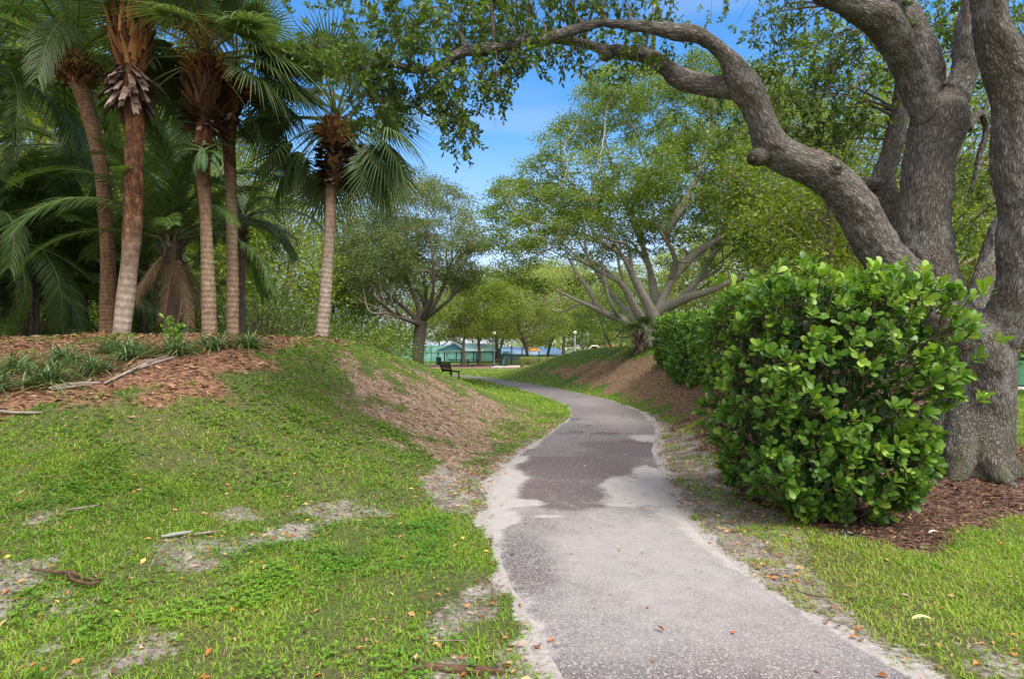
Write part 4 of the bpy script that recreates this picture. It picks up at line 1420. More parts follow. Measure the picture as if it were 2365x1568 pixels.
def fan_palm(label, pxs, Y, bark, seed, nfr, head_dz=.1, specs=(), group="cabbage palms on the left mound", fscale=1., elmin=-50, fibre=True, azlim=None):
    o, pts, w = trunk_tube(pxs, Y)
    t = thing("cabbage_palm", label, "palm tree", o, 0, group)
    mb_ = MB(); mb_.tube(pts, w, 18, seg=8, lump=.09, seed=seed)
    part("trunk", mb_.mesh("palm_trunk", bark), t)
    top = pts[-1]
    d = nrm(pts[-1] - pts[-2])
    for nm_, mat_, r0, z0, z1, n, L, Wd, e0, e1, tm in specs:
        mb_ = MB(); boots(mb_, top, d, r0, z0, z1, n, L, Wd, R(e0), R(e1), seed + int(z0 * 100) % 50, tm)
        part(nm_, mb_.mesh(nm_, mat_), t)
    if fibre:
        mb_ = MB()
        n = 500
        q = rand_unit(n) * A(1, 1, .6)
        mb_.leaves(top + A(0, 0, -.05) + q * w[-1] * 1.3, q + A(0, 0, .3), rand_unit(n), rng.uniform(.12, .3, n), .014, T_CHIP)
        part("fibre_mat", mb_.mesh("fibre_mat", M_FIBRE), t)
    r_ = np.random.default_rng(seed)
    for k in range(nfr):
        u = (k + .5) / nfr
        el = R(78 - (78 - elmin) * u ** .9 + r_.normal(0, 6))
        az = k * 2.39996 + r_.normal(0, .2)
        if el < R(25):                                           # the low ones on our side have dropped off
            a_ = (az + math.pi / 2 + math.pi) % (2 * math.pi) - math.pi
            if abs(a_) < 1.0:
                az += (1.25 - abs(a_)) * (1 if a_ >= 0 else -1) * 1.15
        kind_ = 0 if el > R(35) else (1 if el > R(0) else (2 if r_.random() < .6 else 3))
        frond(t, FANS[kind_], top + d * (head_dz + .30 * (1 - u)), az, el, r_.normal(0, .25), fscale * r_.uniform(.9, 1.1))
    return t, top

PB_GREYRED = palm_bark("palm_bark_grey_below_red_above", GREYP, 15., 1.45, .8)
PB_BROWN = palm_bark("palm_bark_brown_dark_above", BROWNP, 19., 2.5, .8)
PB_PLAIN = palm_bark("palm_bark_grey_brown", BROWNP, 19., 3.2, .6)
PB_LONE = palm_bark("palm_bark_grey_scarred", GREYP, 19., 2.6, 1.0, [(.3, (.03, .018, .011)), (.5, (.13, .07, .036)), (.7, (.24, .14, .07))])
PB_RING = palm_bark("palm_bark_ringed", RINGP, 24., 30.)

# boot-clad palm (second from the left)
fan_palm("tall cabbage palm with grey drooping boot skirt below an orange woven head, pale lower trunk", [(281, 775, 0, 44), (290, 690, 0, 45), (300, 600, 0, 44), (306, 520, 0, 48), (309, 400, 0, 47), (312, 300, 0, 48), (306, 200, 0, 56), (302, 110, 0, 62), (303, 20, 0, 52), (305, -60, 0, 46)], 11.0, PB_GREYRED, 31, 26, .15,
         [("boot_skirt", M_BOOTG, (.20, .22, .24), -2.28, -1.72, 74, .40, .095, -60, -44, T_FLAP), ("boot", M_BOOT, (.22, .32, .36, .30, .22), -1.78, -.2, 190, .34, .085, 58, 74, T_SPEAR)], fscale=1.2, elmin=2)
# shaggy round-headed palm
fan_palm("cabbage palm with shaggy dark brown round boot head and fern on its upper trunk", [(484, 770, 0, 40), (481, 680, 0, 38), (478, 580, 0, 33), (474, 480, 0, 32), (468, 390, 0, 40), (470, 330, 0, 46), (474, 270, 0, 58), (476, 205, 0, 60), (478, 165, 0, 50)], 11.6, PB_BROWN, 32, 30, .1,
         [("boot_skirt", M_BOOTD, (.20, .26), -1.12, -.8, 44, .28, .085, -35, 15, T_FLAP), ("boot", M_BOOTC, (.20, .31, .33, .26, .18), -1.05, .1, 190, .32, .075, 40, 72, T_SPEAR)], fscale=1.15, elmin=-14)
fan_palm("cabbage palm with a flared grey bark flap, close behind the shaggy-headed palm", [(537, 768, 0, 34), (537, 690, 0, 33), (537, 600, 0, 31), (535, 500, 0, 30), (532, 400, 0, 31), (528, 320, 0, 36), (534, 260, 0, 40), (540, 205, 0, 44)], 12.3, PB_PLAIN, 33, 22, .1,
         [("boot_skirt", M_BOOTG, .17, -.75, -.45, 16, .42, .10, -46, -28, T_FLAP), ("boot", M_BOOT, (.17, .22, .16), -.55, .1, 90, .30, .08, 50, 68, T_SPEAR)], fscale=1.1, elmin=-10)
fan_palm("lone cabbage palm with scaly dark petal-like boots, standing on the grassy crest", [(743, 788, 0, 38), (750, 700, 0, 34), (757, 600, 0, 31), (762, 520, 0, 30), (765, 440, 0, 30), (772, 390, 0, 44), (775, 340, 0, 46), (776, 305, 0, 50)], 12.8, PB_LONE, 34, 36, .05,
         [("boot_skirt", M_BOOTD, (.20, .28, .31, .27), -1.12, -.30, 170, .17, .085, -30, 5, T_SCALE), ("boot", M_BOOT, (.25, .27, .20), -.40, .12, 120, .28, .085, 80, 62, T_SPEAR)], fscale=1.18, elmin=-42)

mb_ = MB()
for k in range(6):
    a0 = P(438 + 9 * k, 40 + 14 * (k % 3), 11.2 + .1 * k)
    a1 = a0 + A(.12 * (k - 2), rng.normal(0, .1), -.55 - .1 * (k % 2))
    q = np.linspace(0, 1, 130)[:, None]
    c_ = a0 * (1 - q) + a1 * q + rng.normal(0, .075, (130, 3))
    mb_.leaves(c_, rand_unit(130) + A(0, 0, -.4), rand_unit(130), rng.uniform(.05, .13, 130), .018, T_DIAM)
    mb_.tube([P(474, 150, 11.6), (P(474, 60, 11.5) + a0) / 2 + A(0, 0, .2), a0, a1], [.012, .010, .008, .004], 5, seg=5)
SHAGGY = bpy.data.objects["cabbage_palm.001"]
mb_.v = [v - np.array(SHAGGY.location) for v in mb_.v]
o_ = part("flower_stalk", mb_.mesh("flower_stalk", M_FLOWER), SHAGGY)
# leaning ringed palm with an orange fruit-stalk head
o, pts, w = trunk_tube([(248, 770, 0, 40), (249, 700, 0, 40), (250, 600, 0, 37), (243, 480, 0, 37), (232, 380, 0, 36), (212, 290, 0, 38), (190, 210, 0, 46), (168, 150, 0, 60)], 13.0)
t = thing("date_palm", "ringed brown palm leaning left with arching feather fronds and orange stalks at its head", "palm tree", o, 0, "feather palms of the left grove")
mb_ = MB(); mb_.tube(pts, w, 18, seg=8, lump=.05, seed=3); part("trunk", mb_.mesh("ringed_trunk", PB_RING), t)
mb_ = MB(); boots(mb_, pts[-1], nrm(pts[-1] - pts[-2]), .2, -.5, .1, 70, .36, .08, R(0), R(60), 4, T_SPEAR)
n = 700
c_ = pts[-1] + rng.normal(size=(n, 3)) * A(.30, .28, .13) + A(.05, 0, -.02)
mb_.leaves(c_, rand_unit(n) + A(0, 0, -.3), rand_unit(n), rng.uniform(.1, .28, n), .02, T_CHIP)  # orange fruit-stalk strands, kept in the boot mesh
part("boot", mb_.mesh("boot", M_BOOT), t)

for k in range(28):
    u = k / 28
    frond(t, FEATH[k % 4], pts[-1] + A(0, 0, .1), k * 2.4 + .3, R(75 - 95 * u), rng.normal(0, .2), 1.12)

# small date palm with brown hanging fronds, centre of the grove
def feather_palm(label, px, Y, htop, nfr, seed, tr=.13, sc=1., dead=0, el0=80, el1=-35, lean=(0, 0), bark=None, stems=1):
    g = at_px(px, Y)
    t = thing("feather_palm", label, "palm tree", g, 0, "feather palms of the left grove")
    r_ = np.random.default_rng(seed)
    for s_ in range(stems):
        off = A(0, 0, 0) if stems == 1 else A(r_.normal(0, .35), r_.normal(0, .35), 0)
        hh = htop * (1 if stems == 1 else r_.uniform(.55, 1.05))
        top = off + A(lean[0], lean[1], hh)
        mb_ = MB(); mb_.tube([off + A(0, 0, -.2), off + A(lean[0] * .3, lean[1] * .3, hh * .5), top], [tr * 1.1, tr * .95, tr], 10, seg=8, lump=.12, seed=seed + s_)
        boots(mb_, top, A(0, 0, 1), tr, -.55 * min(1, hh), .0, 26, .28, .08, R(35), R(70), seed)
        part("stem", mb_.mesh("feather_stem", bark or M_BARK_DARK), t)
        for k in range(nfr):
            u = (k + .5) / nfr
            frond(t, FEATH[(k + seed) % 4], top, k * 2.39996 + seed, R(el0 + (el1 - el0) * u) + r_.normal(0, .08), r_.normal(0, .3), sc * r_.uniform(.85, 1.15))
    for k in range(dead):
        o_ = frond(t, DEADF[k % 2], top + A(0, 0, -.1), dead_az[k % len(dead_az)], R(-12 - 9 * (k % 3)), r_.normal(0, .5), .85 + .1 * (k % 3))
        o_['label'] = "dry brown hanging frond"
    return t
dead_az = [-2.5, -.5, .2, -1.9, -1.0, 2.5, -3.0]
feather_palm("stocky date palm with dry tan hanging fronds, between the boot-clad and shaggy palms", 402, 13.2, 2.1, 26, 5, .17, 1.0, 7, 84, -5, (.12, -.3))
feather_palm("dark feather palm reaching in from the left edge, lowest of the grove", -80, 13.8, 2.5, 22, 6, .12, 1.05, 0, 78, -40)
feather_palm("multi-stemmed feather palm clump left of the leaning ringed palm", 62, 14.8, 2.6, 11, 7, .07, 1.05, 0, 80, -35, stems=4)
feather_palm("tall dark feather palm filling the upper left corner", -40, 13.6, 6.2, 26, 8, .13, 1.3, 0, 75, -50)
feather_palm("feather palm clump in the gloom behind the boot-clad palm", 215, 16.5, 2.6, 14, 9, .07, 1.2, 0, 80, -25, stems=3)
feather_palm("slim green feather palm with fronds crossing behind the flap-barked palm", 560, 14.6, 3.0, 17, 10, .07, .72, 0, 60, -35)
feather_palm("tall feather palm behind the ringed palm, fronds overlapping its trunk", 150, 17.5, 6.0, 22, 11, .13, 1.35, 0, 75, -45)
feather_palm("young feather palm beside the stocky date palm", 330, 17.5, 2.4, 16, 12, .09, 1.2, 0, 82, 0)
feather_palm("tall feather palm rising behind the shaggy-headed palm", 420, 19.5, 6.0, 18, 13, .13, 1.35, 0, 75, -40)
feather_palm("dense low feather palm filling the ground behind the left border plants", 20, 16.0, 1.2, 22, 14, .1, 1.25, 0, 80, -5)

# fern living on the shaggy palm's trunk
fern_b, fern_s = feather_frond(160, .62, .9, .1, .105, n=34, wid=.015, vee=.05, hang=.25)
fern_me = (fern_b.mesh("fern_blade", leaf_mat("fern_leaf", [(0, (.02, .07, .02)), (1, (.06, .17, .045))], .3, .5)), fern_s.mesh("fern_stalk", M_STALK))
fo = P(472, 345, 11.4)
t = thing("fern", "green drooping fern rooted on the shaggy palm's upper trunk", "fern", fo)
for k in range(16):
    frond(t, fern_me, (0, 0, rng.uniform(-.15, .15)), k * 2.4, R(rng.uniform(-50, 35)), 0, rng.uniform(.7, 1.15))

# ------------------------------------------------------------------ the big oak on the right
OY = 7.7
ob = G(2246, 1088)
ob = A(ob[0], ob[1] + .15, ob[2])
OY = ob[1]
print("oak at", ob)
def q3(l):
    p = np.array([P(a, b_, OY + dy) for a, b_, dy, w in l])
    w = np.array([w * (OY + dy) / F / 2 for a, b_, dy, w in l])
    return p - ob, w
oak_parts = {
    'trunk': [(2246, 1125, 0, 186), (2247, 1090, 0, 165), (2250, 1040, 0, 146), (2252, 960, 0, 142), (2250, 880, 0, 152), (2240, 810, 0, 172), (2228, 760, 0, 160), (2222, 726, 0, 100), (2218, 704, 0, 30)],
    'mid': [(2235, 860, .05, 120), (2195, 770, .1, 130), (2155, 690, .15, 132), (2136, 600, .2, 122), (2133, 523, .2, 116), (2140, 442, .2, 107), (2150, 362, .2, 106), (2163, 310, .2, 116), (2172, 262, .2, 112), (2178, 236, .2, 74), (2182, 216, .2, 24)],
    'upleft': [(2160, 320, .2, 70), (2134, 249, .1, 64), (2108, 181, 0, 66), (2076, 113, -.2, 69), (2040, 52, -.4, 72), (1976, 14, -.7, 62), (1905, -20, -1., 54), (1800, -70, -1.4, 44), (1690, -130, -1.8, 34)],
    'upmid': [(2170, 290, .2, 60), (2154, 201, .5, 56), (2140, 121, .7, 54), (2112, 60, .9, 50), (2080, 0, 1.1, 48), (2060, -90, 1.3, 42), (2050, -220, 1.5, 30)],
    'upright': [(2172, 300, .2, 72), (2200, 225, .2, 66), (2229, 161, .2, 58), (2234, 80, .2, 56), (2249, 10, .2, 54), (2270, -80, .3, 48), (2300, -220, .4, 34)],
    'left': [(2200, 790, -.1, 100), (2120, 690, -.2, 104), (2040, 592, -.3, 94), (2006, 535, -.35, 90), (1960, 455, -.4, 88), (1905, 402, -.45, 80), (1847, 374, -.5, 76), (1789, 340, -.5, 76), (1764, 296, -.55, 68), (1742, 241, -.6, 64), (1716, 198, -.65, 66), (1690, 150, -.7, 46), (1652, 106, -.75, 36), (1600, 80, -.8, 33), (1540, 72, -.8, 30), (1480, 62, -.85, 28), (1400, 56, -.9, 25), (1330, 69, -.9, 24), (1270, 88, -.9, 23), (1205, 101, -.9, 23), (1130, 112, -.9, 22), (1070, 120, -.9, 21), (1035, 142, -.9, 20), (1012, 160, -.9, 19), (985, 163, -.9, 15), (945, 160, -.9, 14), (912, 148, -.9, 13), (880, 148, -.9, 11), (830, 157, -.9, 8), (800, 170, -.9, 5)],
    'second': [(1712, 200, -.6, 58), (1660, 203, -.5, 50), (1597, 190, -.4, 46), (1556, 172, -.35, 42), (1523, 144, -.3, 36), (1488, 127, -.3, 32), (1446, 122, -.25, 29), (1400, 118, -.2, 24), (1345, 100, -.1, 19), (1290, 92, 0, 15), (1210, 84, .1, 11), (1120, 60, .2, 7), (1060, 40, .3, 4)],
    'stub': [(1420, 122, -.2, 22), (1402, 130, -.25, 21), (1388, 128, -.3, 18)],
    'back': [(2140, 570, .3, 62), (2085, 505, .7, 56), (2043, 455, .9, 56), (2040, 406, 1.0, 52), (2060, 350, 1.05, 44), (2078, 257, 1.15, 40), (2090, 150, 1.3, 34), (2070, 30, 1.5, 26), (2040, -90, 1.7, 16)],
    'backstub': [(2043, 425, .95, 38), (1990, 425, .7, 32), (1940, 430, .4, 26), (1890, 400, .3, 16)],
    'grey': [(2235, 800, .3, 90), (2255, 715, .5, 62), (2284, 638, .7, 60), (2310, 553, .9, 56), (2345, 470, 1.1, 50), (2400, 360, 1.3, 44), (2460, 200, 1.6, 34)],
    'right': [(2255, 880, -.05, 100), (2285, 795, -.15, 104), (2330, 715, -.3, 84), (2352, 638, -.4, 80), (2350, 563, -.4, 84), (2356, 483, -.4, 84), (2340, 402, -.4, 86), (2336, 342, -.4, 82), (2345, 241, -.45, 88), (2328, 160, -.5, 92), (2295, 80, -.6, 78), (2282, 0, -.7, 68), (2270, -100, -.8, 60), (2230, -220, -1., 46)],
    'rightarm': [(2340, 230, -.45, 62), (2375, 190, -.5, 56), (2440, 140, -.6, 46), (2540, 60, -.7, 30)],
    'thin': [(2235, 300, .4, 16), (2262, 262, .6, 17), (2278, 300, .7, 14), (2262, 360, .7, 13), (2252, 410, .7, 10), (2240, 440, .7, 6)],
}
oak = thing("oak_tree", "massive gnarled oak with rough grey bark, its long limb arching over the path", "tree", ob)
skel = []
OAKR = {}
def remeshed(names, nm_, vox, lumpiness):
    mb_ = MB()
    segs = []
    for i, k in enumerate(names):
        p, w = q3(oak_parts[k])
        pr = catmull(np.c_[p, w], 8)
        mb_.tube(pr[:, :3], pr[:, 3], 20, lump=lumpiness, seed=i * 7 + 3)
        segs.append(pr)
    if nm_ == "trunk":
        for k in range(7):
            a_ = k * .9 + .35
            cs, sn = math.cos(a_), math.sin(a_)
            pr = catmull(np.c_[np.array([[cs * .14, sn * .14, .85], [cs * .26, sn * .26, .4], [cs * .42, sn * .42, .08], [cs * .66, sn * .66, -.12]]), np.array([.16, .21, .16, .06])], 6)
            mb_.tube(pr[:, :3], pr[:, 3], 10, lump=.1, seed=k)
    me = mb_.mesh("tmp_" + nm_, M_BARK_OAK)
    ob_ = bpy.data.objects.new("tmp", me)
    COL.objects.link(ob_)
    md = ob_.modifiers.new("r", 'REMESH'); md.mode = 'VOXEL'; md.voxel_size = vox; md.use_smooth_shade = True
    sm_ = ob_.modifiers.new("s", 'SMOOTH'); sm_.iterations = 4; sm_.factor = .5
    dg = bpy.context.evaluated_depsgraph_get()
    ev = ob_.evaluated_get(dg)
    m2 = bpy.data.meshes.new_from_object(ev, depsgraph=dg)
    bpy.data.objects.remove(ob_)
    n = len(m2.vertices)
    co = np.empty(n * 3, np.float32); m2.vertices.foreach_get("co", co); co = co.reshape(-1, 3).astype(float)
    no = np.empty(n * 3, np.float32); m2.vertices.foreach_get("normal", no); no = no.reshape(-1, 3).astype(float)
    # bark coordinates: straightened along the nearest limb axis
    best = np.full(n, 1e9); bk = np.zeros((n, 3))
    for j, pr in enumerate(segs):
        p, w = pr[:, :3], pr[:, 3]
        Lc = np.r_[0, np.cumsum(np.linalg.norm(np.diff(p, axis=0), axis=1))]
        d = nrm(np.gradient(p, axis=0))
        u = nrm(np.cross(d, A(.1, 1, .15))); v_ = np.cross(d, u)
        d2 = ((co[:, None] - p[None]) ** 2).sum(2)
        ii_ = (np.sqrt(d2) / w[None]).argmin(1)
        sc_ = np.sqrt(d2[np.arange(n), ii_]) / w[ii_]
        k = sc_ < best
        rel = co - p[ii_]
        b_ = np.c_[(rel * u[ii_]).sum(1), (rel * v_[ii_]).sum(1), Lc[ii_] + (rel * d[ii_]).sum(1)]
        bk[k] = b_[k] + A(j * 3.1, 0, 0 if j == 0 else 3.)
        best = np.minimum(best, sc_)
    hgt = (fbm(bk * A(3.6, 3.6, 2.2), 61, 3) - .5) * .085 + (fbm(bk * A(30, 30, 8), 63, 2) - .5) * .034
    co = co + no * hgt[:, None]
    m2.vertices.foreach_set("co", co.astype(np.float32).ravel())
    for nm2 in ("bk", "rnd"):
        if nm2 in m2.attributes:
            m2.attributes.remove(m2.attributes[nm2])
    at = m2.attributes.new("bk", 'FLOAT_VECTOR', 'POINT'); at.data.foreach_set("vector", bk.astype(np.float32).ravel())
    m2.materials.clear(); m2.materials.append(M_BARK_OAK)
    m2.polygons.foreach_set("use_smooth", np.ones(len(m2.polygons), dtype=bool))
    m2.update()
    return part(nm_, m2, oak)
remeshed(['trunk', 'mid', 'upleft', 'upmid', 'upright', 'left', 'second', 'stub', 'back', 'backstub', 'grey', 'right', 'rightarm'], "trunk", .024, .07)
# cut-branch collars on the left limb
for (px, py, dy, rr, dv) in ((1908, 402, -.45, .10, A(.1, -1, .15)), (1757, 358, -.5, .09, A(-.8, -.5, -.5)), (2150, 590, .2, .07, A(0, -1, 0))):
    mb_ = MB()
    c_ = P(px, py, OY + dy) - ob + nrm(dv) * (.13 if px == 1757 else .16 if px == 1908 else .27)
    mb_.tube([c_ - nrm(dv) * .12, c_, c_ + nrm(dv) * .035, c_ + nrm(dv) * .05, c_ + nrm(dv) * .02], [rr * 1.5, rr * 1.1, rr * .9, rr * .6, rr * .45], 14, seg=3, lump=.12, seed=px)
    part("pruned_knot", mb_.mesh("pruned_knot", M_BARK_OAK), oak)
mb_ = MB()
p, w = q3(oak_parts['thin']); mb_.tube(p, w, 8, seg=5, lump=.1)
part("branch", mb_.mesh("thin_branch", M_BARK_OAK), oak)

for k, l in oak_parts.items():
    if k != 'trunk':
        p, w = q3(l)
        skel.append(catmull(np.c_[p, w], 6))
SK = np.vstack(skel)
# foliage: clusters (centre px, half-size px, depth offset and half-depth m, sprigs)
OAKC = [
    (1060, 300, 40, 34, -.9, .25, 16), (1052, 245, 26, 40, -.9, .2, 11), (1028, 215, 18, 28, -.9, .2, 7), (1146, 190, 16, 48, -.9, .15, 10), (1100, 175, 30, 30, -.9, .2, 8),
    (985, 205, 30, 30, -.8, .3, 9), (930, 200, 60, 45, -.6, .5, 26), (870, 240, 60, 50, -.5, .6, 26), (820, 200, 50, 40, -.5, .5, 16), (900, 110, 50, 40, -.7, .5, 14),
    (810, 90, 60, 60, -.4, .6, 15), (880, 60, 70, 50, -.5, .6, 20), (740, 60, 60, 60, -.3, .6, 13), (960, 60, 50, 50, -.6, .5, 17), (1000, 110, 40, 40, -.8, .4, 13),
    (1040, 50, 60, 40, -.6, .5, 24), (1120, 40, 70, 40, -.5, .6, 28), (1100, 90, 50, 30, -.8, .4, 14), (1200, 35, 70, 40, -.4, .6, 28), (1210, 120, 40, 40, -.9, .25, 12), (1180, 140, 24, 30, -.9, .25, 7),
    (1290, 30, 70, 35, -.4, .6, 28), (1270, 130, 24, 20, -.9, .25, 5), (1330, 130, 30, 25, -.6, .3, 7), (1380, 30, 60, 35, -.4, .6, 20), (1350, 155, 14, 18, -.5, .2, 3), (1455, 160, 22, 28, -.4, .25, 7), (1500, 165, 18, 26, -.4, .2, 5), (1520, 90, 30, 18, -.6, .4, 4),
    (1465, 25, 50, 30, -.5, .5, 10), (1540, 20, 30, 20, -.5, .5, 4), (1230, -30, 260, 40, -.2, 1.2, 46), (1500, -40, 150, 40, -.2, 1.2, 18), (1000, -20, 140, 40, -.3, 1.0, 30),
    (1800, 40, 50, 40, .4, .6, 14), (1860, 30, 40, 30, .4, .6, 10), (1780, 110, 30, 40, .5, .5, 7), (1740, 60, 16, 30, .4, .5, 4), (1830, 150, 40, 40, 1.2, .7, 14), (1800, 210, 40, 50, 1.4, .7, 18), (1850, 250, 60, 60, 1.6, .8, 30),
    (1920, 180, 60, 60, 1.6, .8, 30), (1960, 110, 60, 60, 1.6, .8, 30), (1980, 230, 50, 60, 1.6, .8, 24), (1900, 310, 50, 40, 1.6, .8, 18), (2000, 60, 40, 40, 1.6, .8, 14), (1960, 300, 40, 40, 1.6, .8, 14), (1880, 90, 40, 40, 1.5, .7, 14),
    (2230, 260, 24, 60, 1.6, .6, 10), (2190, 60, 40, 60, 1.4, .8, 24), (2200, 130, 30, 40, 1.3, .8, 12), (2250, 380, 40, 60, 1.8, .8, 16), (2260, 500, 50, 70, 2.0, .9, 18), (2345, 60, 40, 60, 1.2, .8, 16), (2250, 200, 24, 40, 1.5, .8, 8), (2280, 440, 30, 60, 2.2, .8, 10),
    (1700, 300, 40, 30, 1.2, .6, 7), (1640, 220, 40, 30, .6, .5, 5), (1600, 250, 40, 30, .8, .5, 5),
    # the rest of the crown, over the frame
    (1700, -180, 300, 90, .5, 2.2, 34), (2150, -180, 260, 110, .8, 2.4, 44), (2450, -80, 140, 140, .6, 2.0, 30), (1250, -150, 300, 70, .2, 1.8, 26), (2000, -330, 420, 90, 1., 2.6, 30),
]
mbt, mbl = MB(), MB()
def sprigs(cen, half, n):
    q = cen + rng.uniform(-1, 1, (n, 3)) * half
    return q
allb, alld, allu, allr = [], [], [], []
for (px, py, hx, hy, dy, hd, n) in OAKC:
    n = max(2, int(n * (.78 if py < 130 and px < 1600 else .9)))
    y = OY + dy
    cen = P(px, py, y) - ob
    half = A(hx * y / F, hd, hy * y / F)
    ct = rng.normal(.45, .12)
    # connect the cluster to the nearest limb by a twig tree
    hubs = [cen + rng.uniform(-.6, .6, 3) * half for _ in range(max(1, n // 9))]
    for hb in hubs:
        j = ((SK[:, :3] - hb) ** 2).sum(1).argmin()
        a0 = SK[j, :3]
        dist = np.linalg.norm(hb - a0)
        midp = (a0 + hb) / 2 + rng.normal(0, .06 * dist + .01, 3) + A(0, 0, .08 * dist)
        mbt.tube([a0, midp, hb], [min(.020, SK[j, 3] * .6) + .004 * dist, .010, .005], 5, seg=5, lump=0)
    pts = sprigs(cen, half, n)
    hubs = np.array(hubs)
    for q in pts:
        hb = hubs[((hubs - q) ** 2).sum(1).argmin()]
        v = q - hb
        tipd = nrm(v + rng.normal(0, .1, 3) + A(0, 0, -.10))
        e = q + tipd * .12
        mp__ = (hb + e) / 2 + rng.normal(0, .03, 3) + A(0, 0, .03)
        mbt.tube([hb, mp__, e], [.005, .0035, .002], 3, seg=3, cap=False)
        for sp_ in range(3):
            # side twiglets with leaves
            b0 = q + rng.normal(0, .055, 3)
            d0 = nrm(tipd + rng.normal(0, .7, 3))
            L_ = rng.uniform(.12, .26)
            nl_ = rng.integers(8, 14)
            t = np.linspace(.05, 1, nl_)
            bp = b0 + np.outer(t * L_, d0) + np.outer(t ** 2, A(0, 0, -.05))
            mbt.tube(bp[[0, nl_ // 2, -1]], .0018, 3, cap=False)
            ra = rng.random() * 6.28 + np.arange(nl_) * 2.4
            u1 = nrm(np.cross(d0, A(.3, .2, 1))); u2 = np.cross(d0, u1)
            dv = d0 * .7 + u1 * np.cos(ra)[:, None] * .8 + u2 * np.sin(ra)[:, None] * .8 + rng.normal(0, .15, (nl_, 3))
            allb.append(bp); alld.append(dv); allu.append(np.tile(A(0, 0, 1), (nl_, 1)) + rng.normal(0, .6, (nl_, 3)))
            allr.append(np.clip(ct + rng.normal(0, .2, nl_), 0, 1))
allb, alld, allu, allr = np.vstack(allb), np.vstack(alld), np.vstack(allu), np.concatenate(allr)
T_OAK = ([(0, -.06, 0), (0, .06, 0), (.25, .38, .06), (.25, -.38, .06), (.65, .5, .05), (.65, -.5, .05), (1, .05, -.04), (.25, 0, 0), (.65, 0, .01)], [(0, 1, 2, 7), (7, 2, 4, 8), (3, 7, 8, 5)], [(0, 7, 3), (8, 4, 6), (5, 8, 6)])
L_ = rng.uniform(.055, .088, len(allb))
mbl.leaves(allb, alld, allu, L_, L_ * .42, T_OAK, allr)
part("twig", mbt.mesh("oak_twigs", M_BARK_DARK), oak)
part("crown", mbl.mesh("oak_crown", M_OAKLEAF), oak)
print("oak leaves", len(allb))
#--SECTION5--
# ------------------------------------------------------------------ clipped shrub and hedge with paddle leaves
M_CLUSIA = leaf_mat("paddle_leaf", [(0, (.024, .070, .016)), (.35, (.058, .145, .020)), (.65, (.118, .235, .026)), (.9, (.215, .345, .04)), (1, (.28, .41, .07))], .28, .42, .32, (1.1, 1.2, .4))
M_TWIG = plain_mat("shrub_twig", (.06, .042, .028), .8)
T_CLUSIA = ([(0, -.05, 0), (0, .05, 0), (.30, .24, .030), (.30, -.24, .030), (.30, 0, 0), (.62, .48, .045), (.62, -.48, .045), (.62, 0, .005), (.86, .43, .02), (.86, -.43, .02), (.86, 0, -.01), (1, .15, -.035), (1, -.15, -.035)],
            [(0, 1, 2, 4), (4, 2, 5, 7), (3, 4, 7, 6), (7, 5, 8, 10), (6, 7, 10, 9), (10, 8, 11, 12)], [(0, 4, 3), (9, 10, 12)])

def hedge_mass(mbl, mbt, verts_fn, n, L, stem_to, seed, nl=(5, 9), inner=.25):
    """n leafy shoots pointing out of a clipped surface; verts_fn(n) -> points, normals, brightness"""
    p, nn, br = verts_fn(n)
    r_ = np.random.default_rng(seed)
    depth = np.where(r_.random(len(p)) < inner, r_.uniform(.08, .35, len(p)), r_.uniform(-.06, .06, len(p)))
    p = p - nn * depth[:, None]
    ax = nrm(nn * .8 + A(0, 0, .55) + r_.normal(0, .35, p.shape))
    B, D, U, RR, LL = [], [], [], [], []
    for i in range(len(p)):
        k = r_.integers(nl[0], nl[1])
        a = ax[i]
        u1 = nrm(np.cross(a, A(.31, .2, 1))); u2 = np.cross(a, u1)
        j = np.arange(k)
        pair = j // 2
        ph = r_.random() * 6.28 + pair * 1.571 + (j % 2) * 3.1416 + r_.normal(0, .2, k)
        tilt = .95 - .22 * (k // 2 - pair) * 0 + r_.normal(0, .18, k) - pair * .16
        dv = u1 * (np.cos(ph) * np.sin(tilt))[:, None] + u2 * (np.sin(ph) * np.sin(tilt))[:, None] + a * np.cos(tilt)[:, None]
        B.append(p[i] + np.outer((pair - .5 * (k // 2)) * L * .17, a))
        D.append(dv); U.append(np.tile(a, (k, 1)))
        RR.append(np.clip(br[i] + r_.normal(0, .12, k) + pair * .05, 0, 1))
        LL.append(L * r_.uniform(.55, 1.15, k) * r_.uniform(.8, 1.1) * (.85 if depth[i] > .1 else 1))
        s0 = p[i] - a * L * 1.6 - nn[i] * L * .6
        mbt.tube([s0, p[i] - a * L * .5, p[i] + a * L * .3], [.006, .005, .003], 4, cap=False)
    LL = np.concatenate(LL)
    mbl.leaves(np.vstack(B), np.vstack(D), np.vstack(U), LL, LL * .54, T_CLUSIA, np.concatenate(RR))

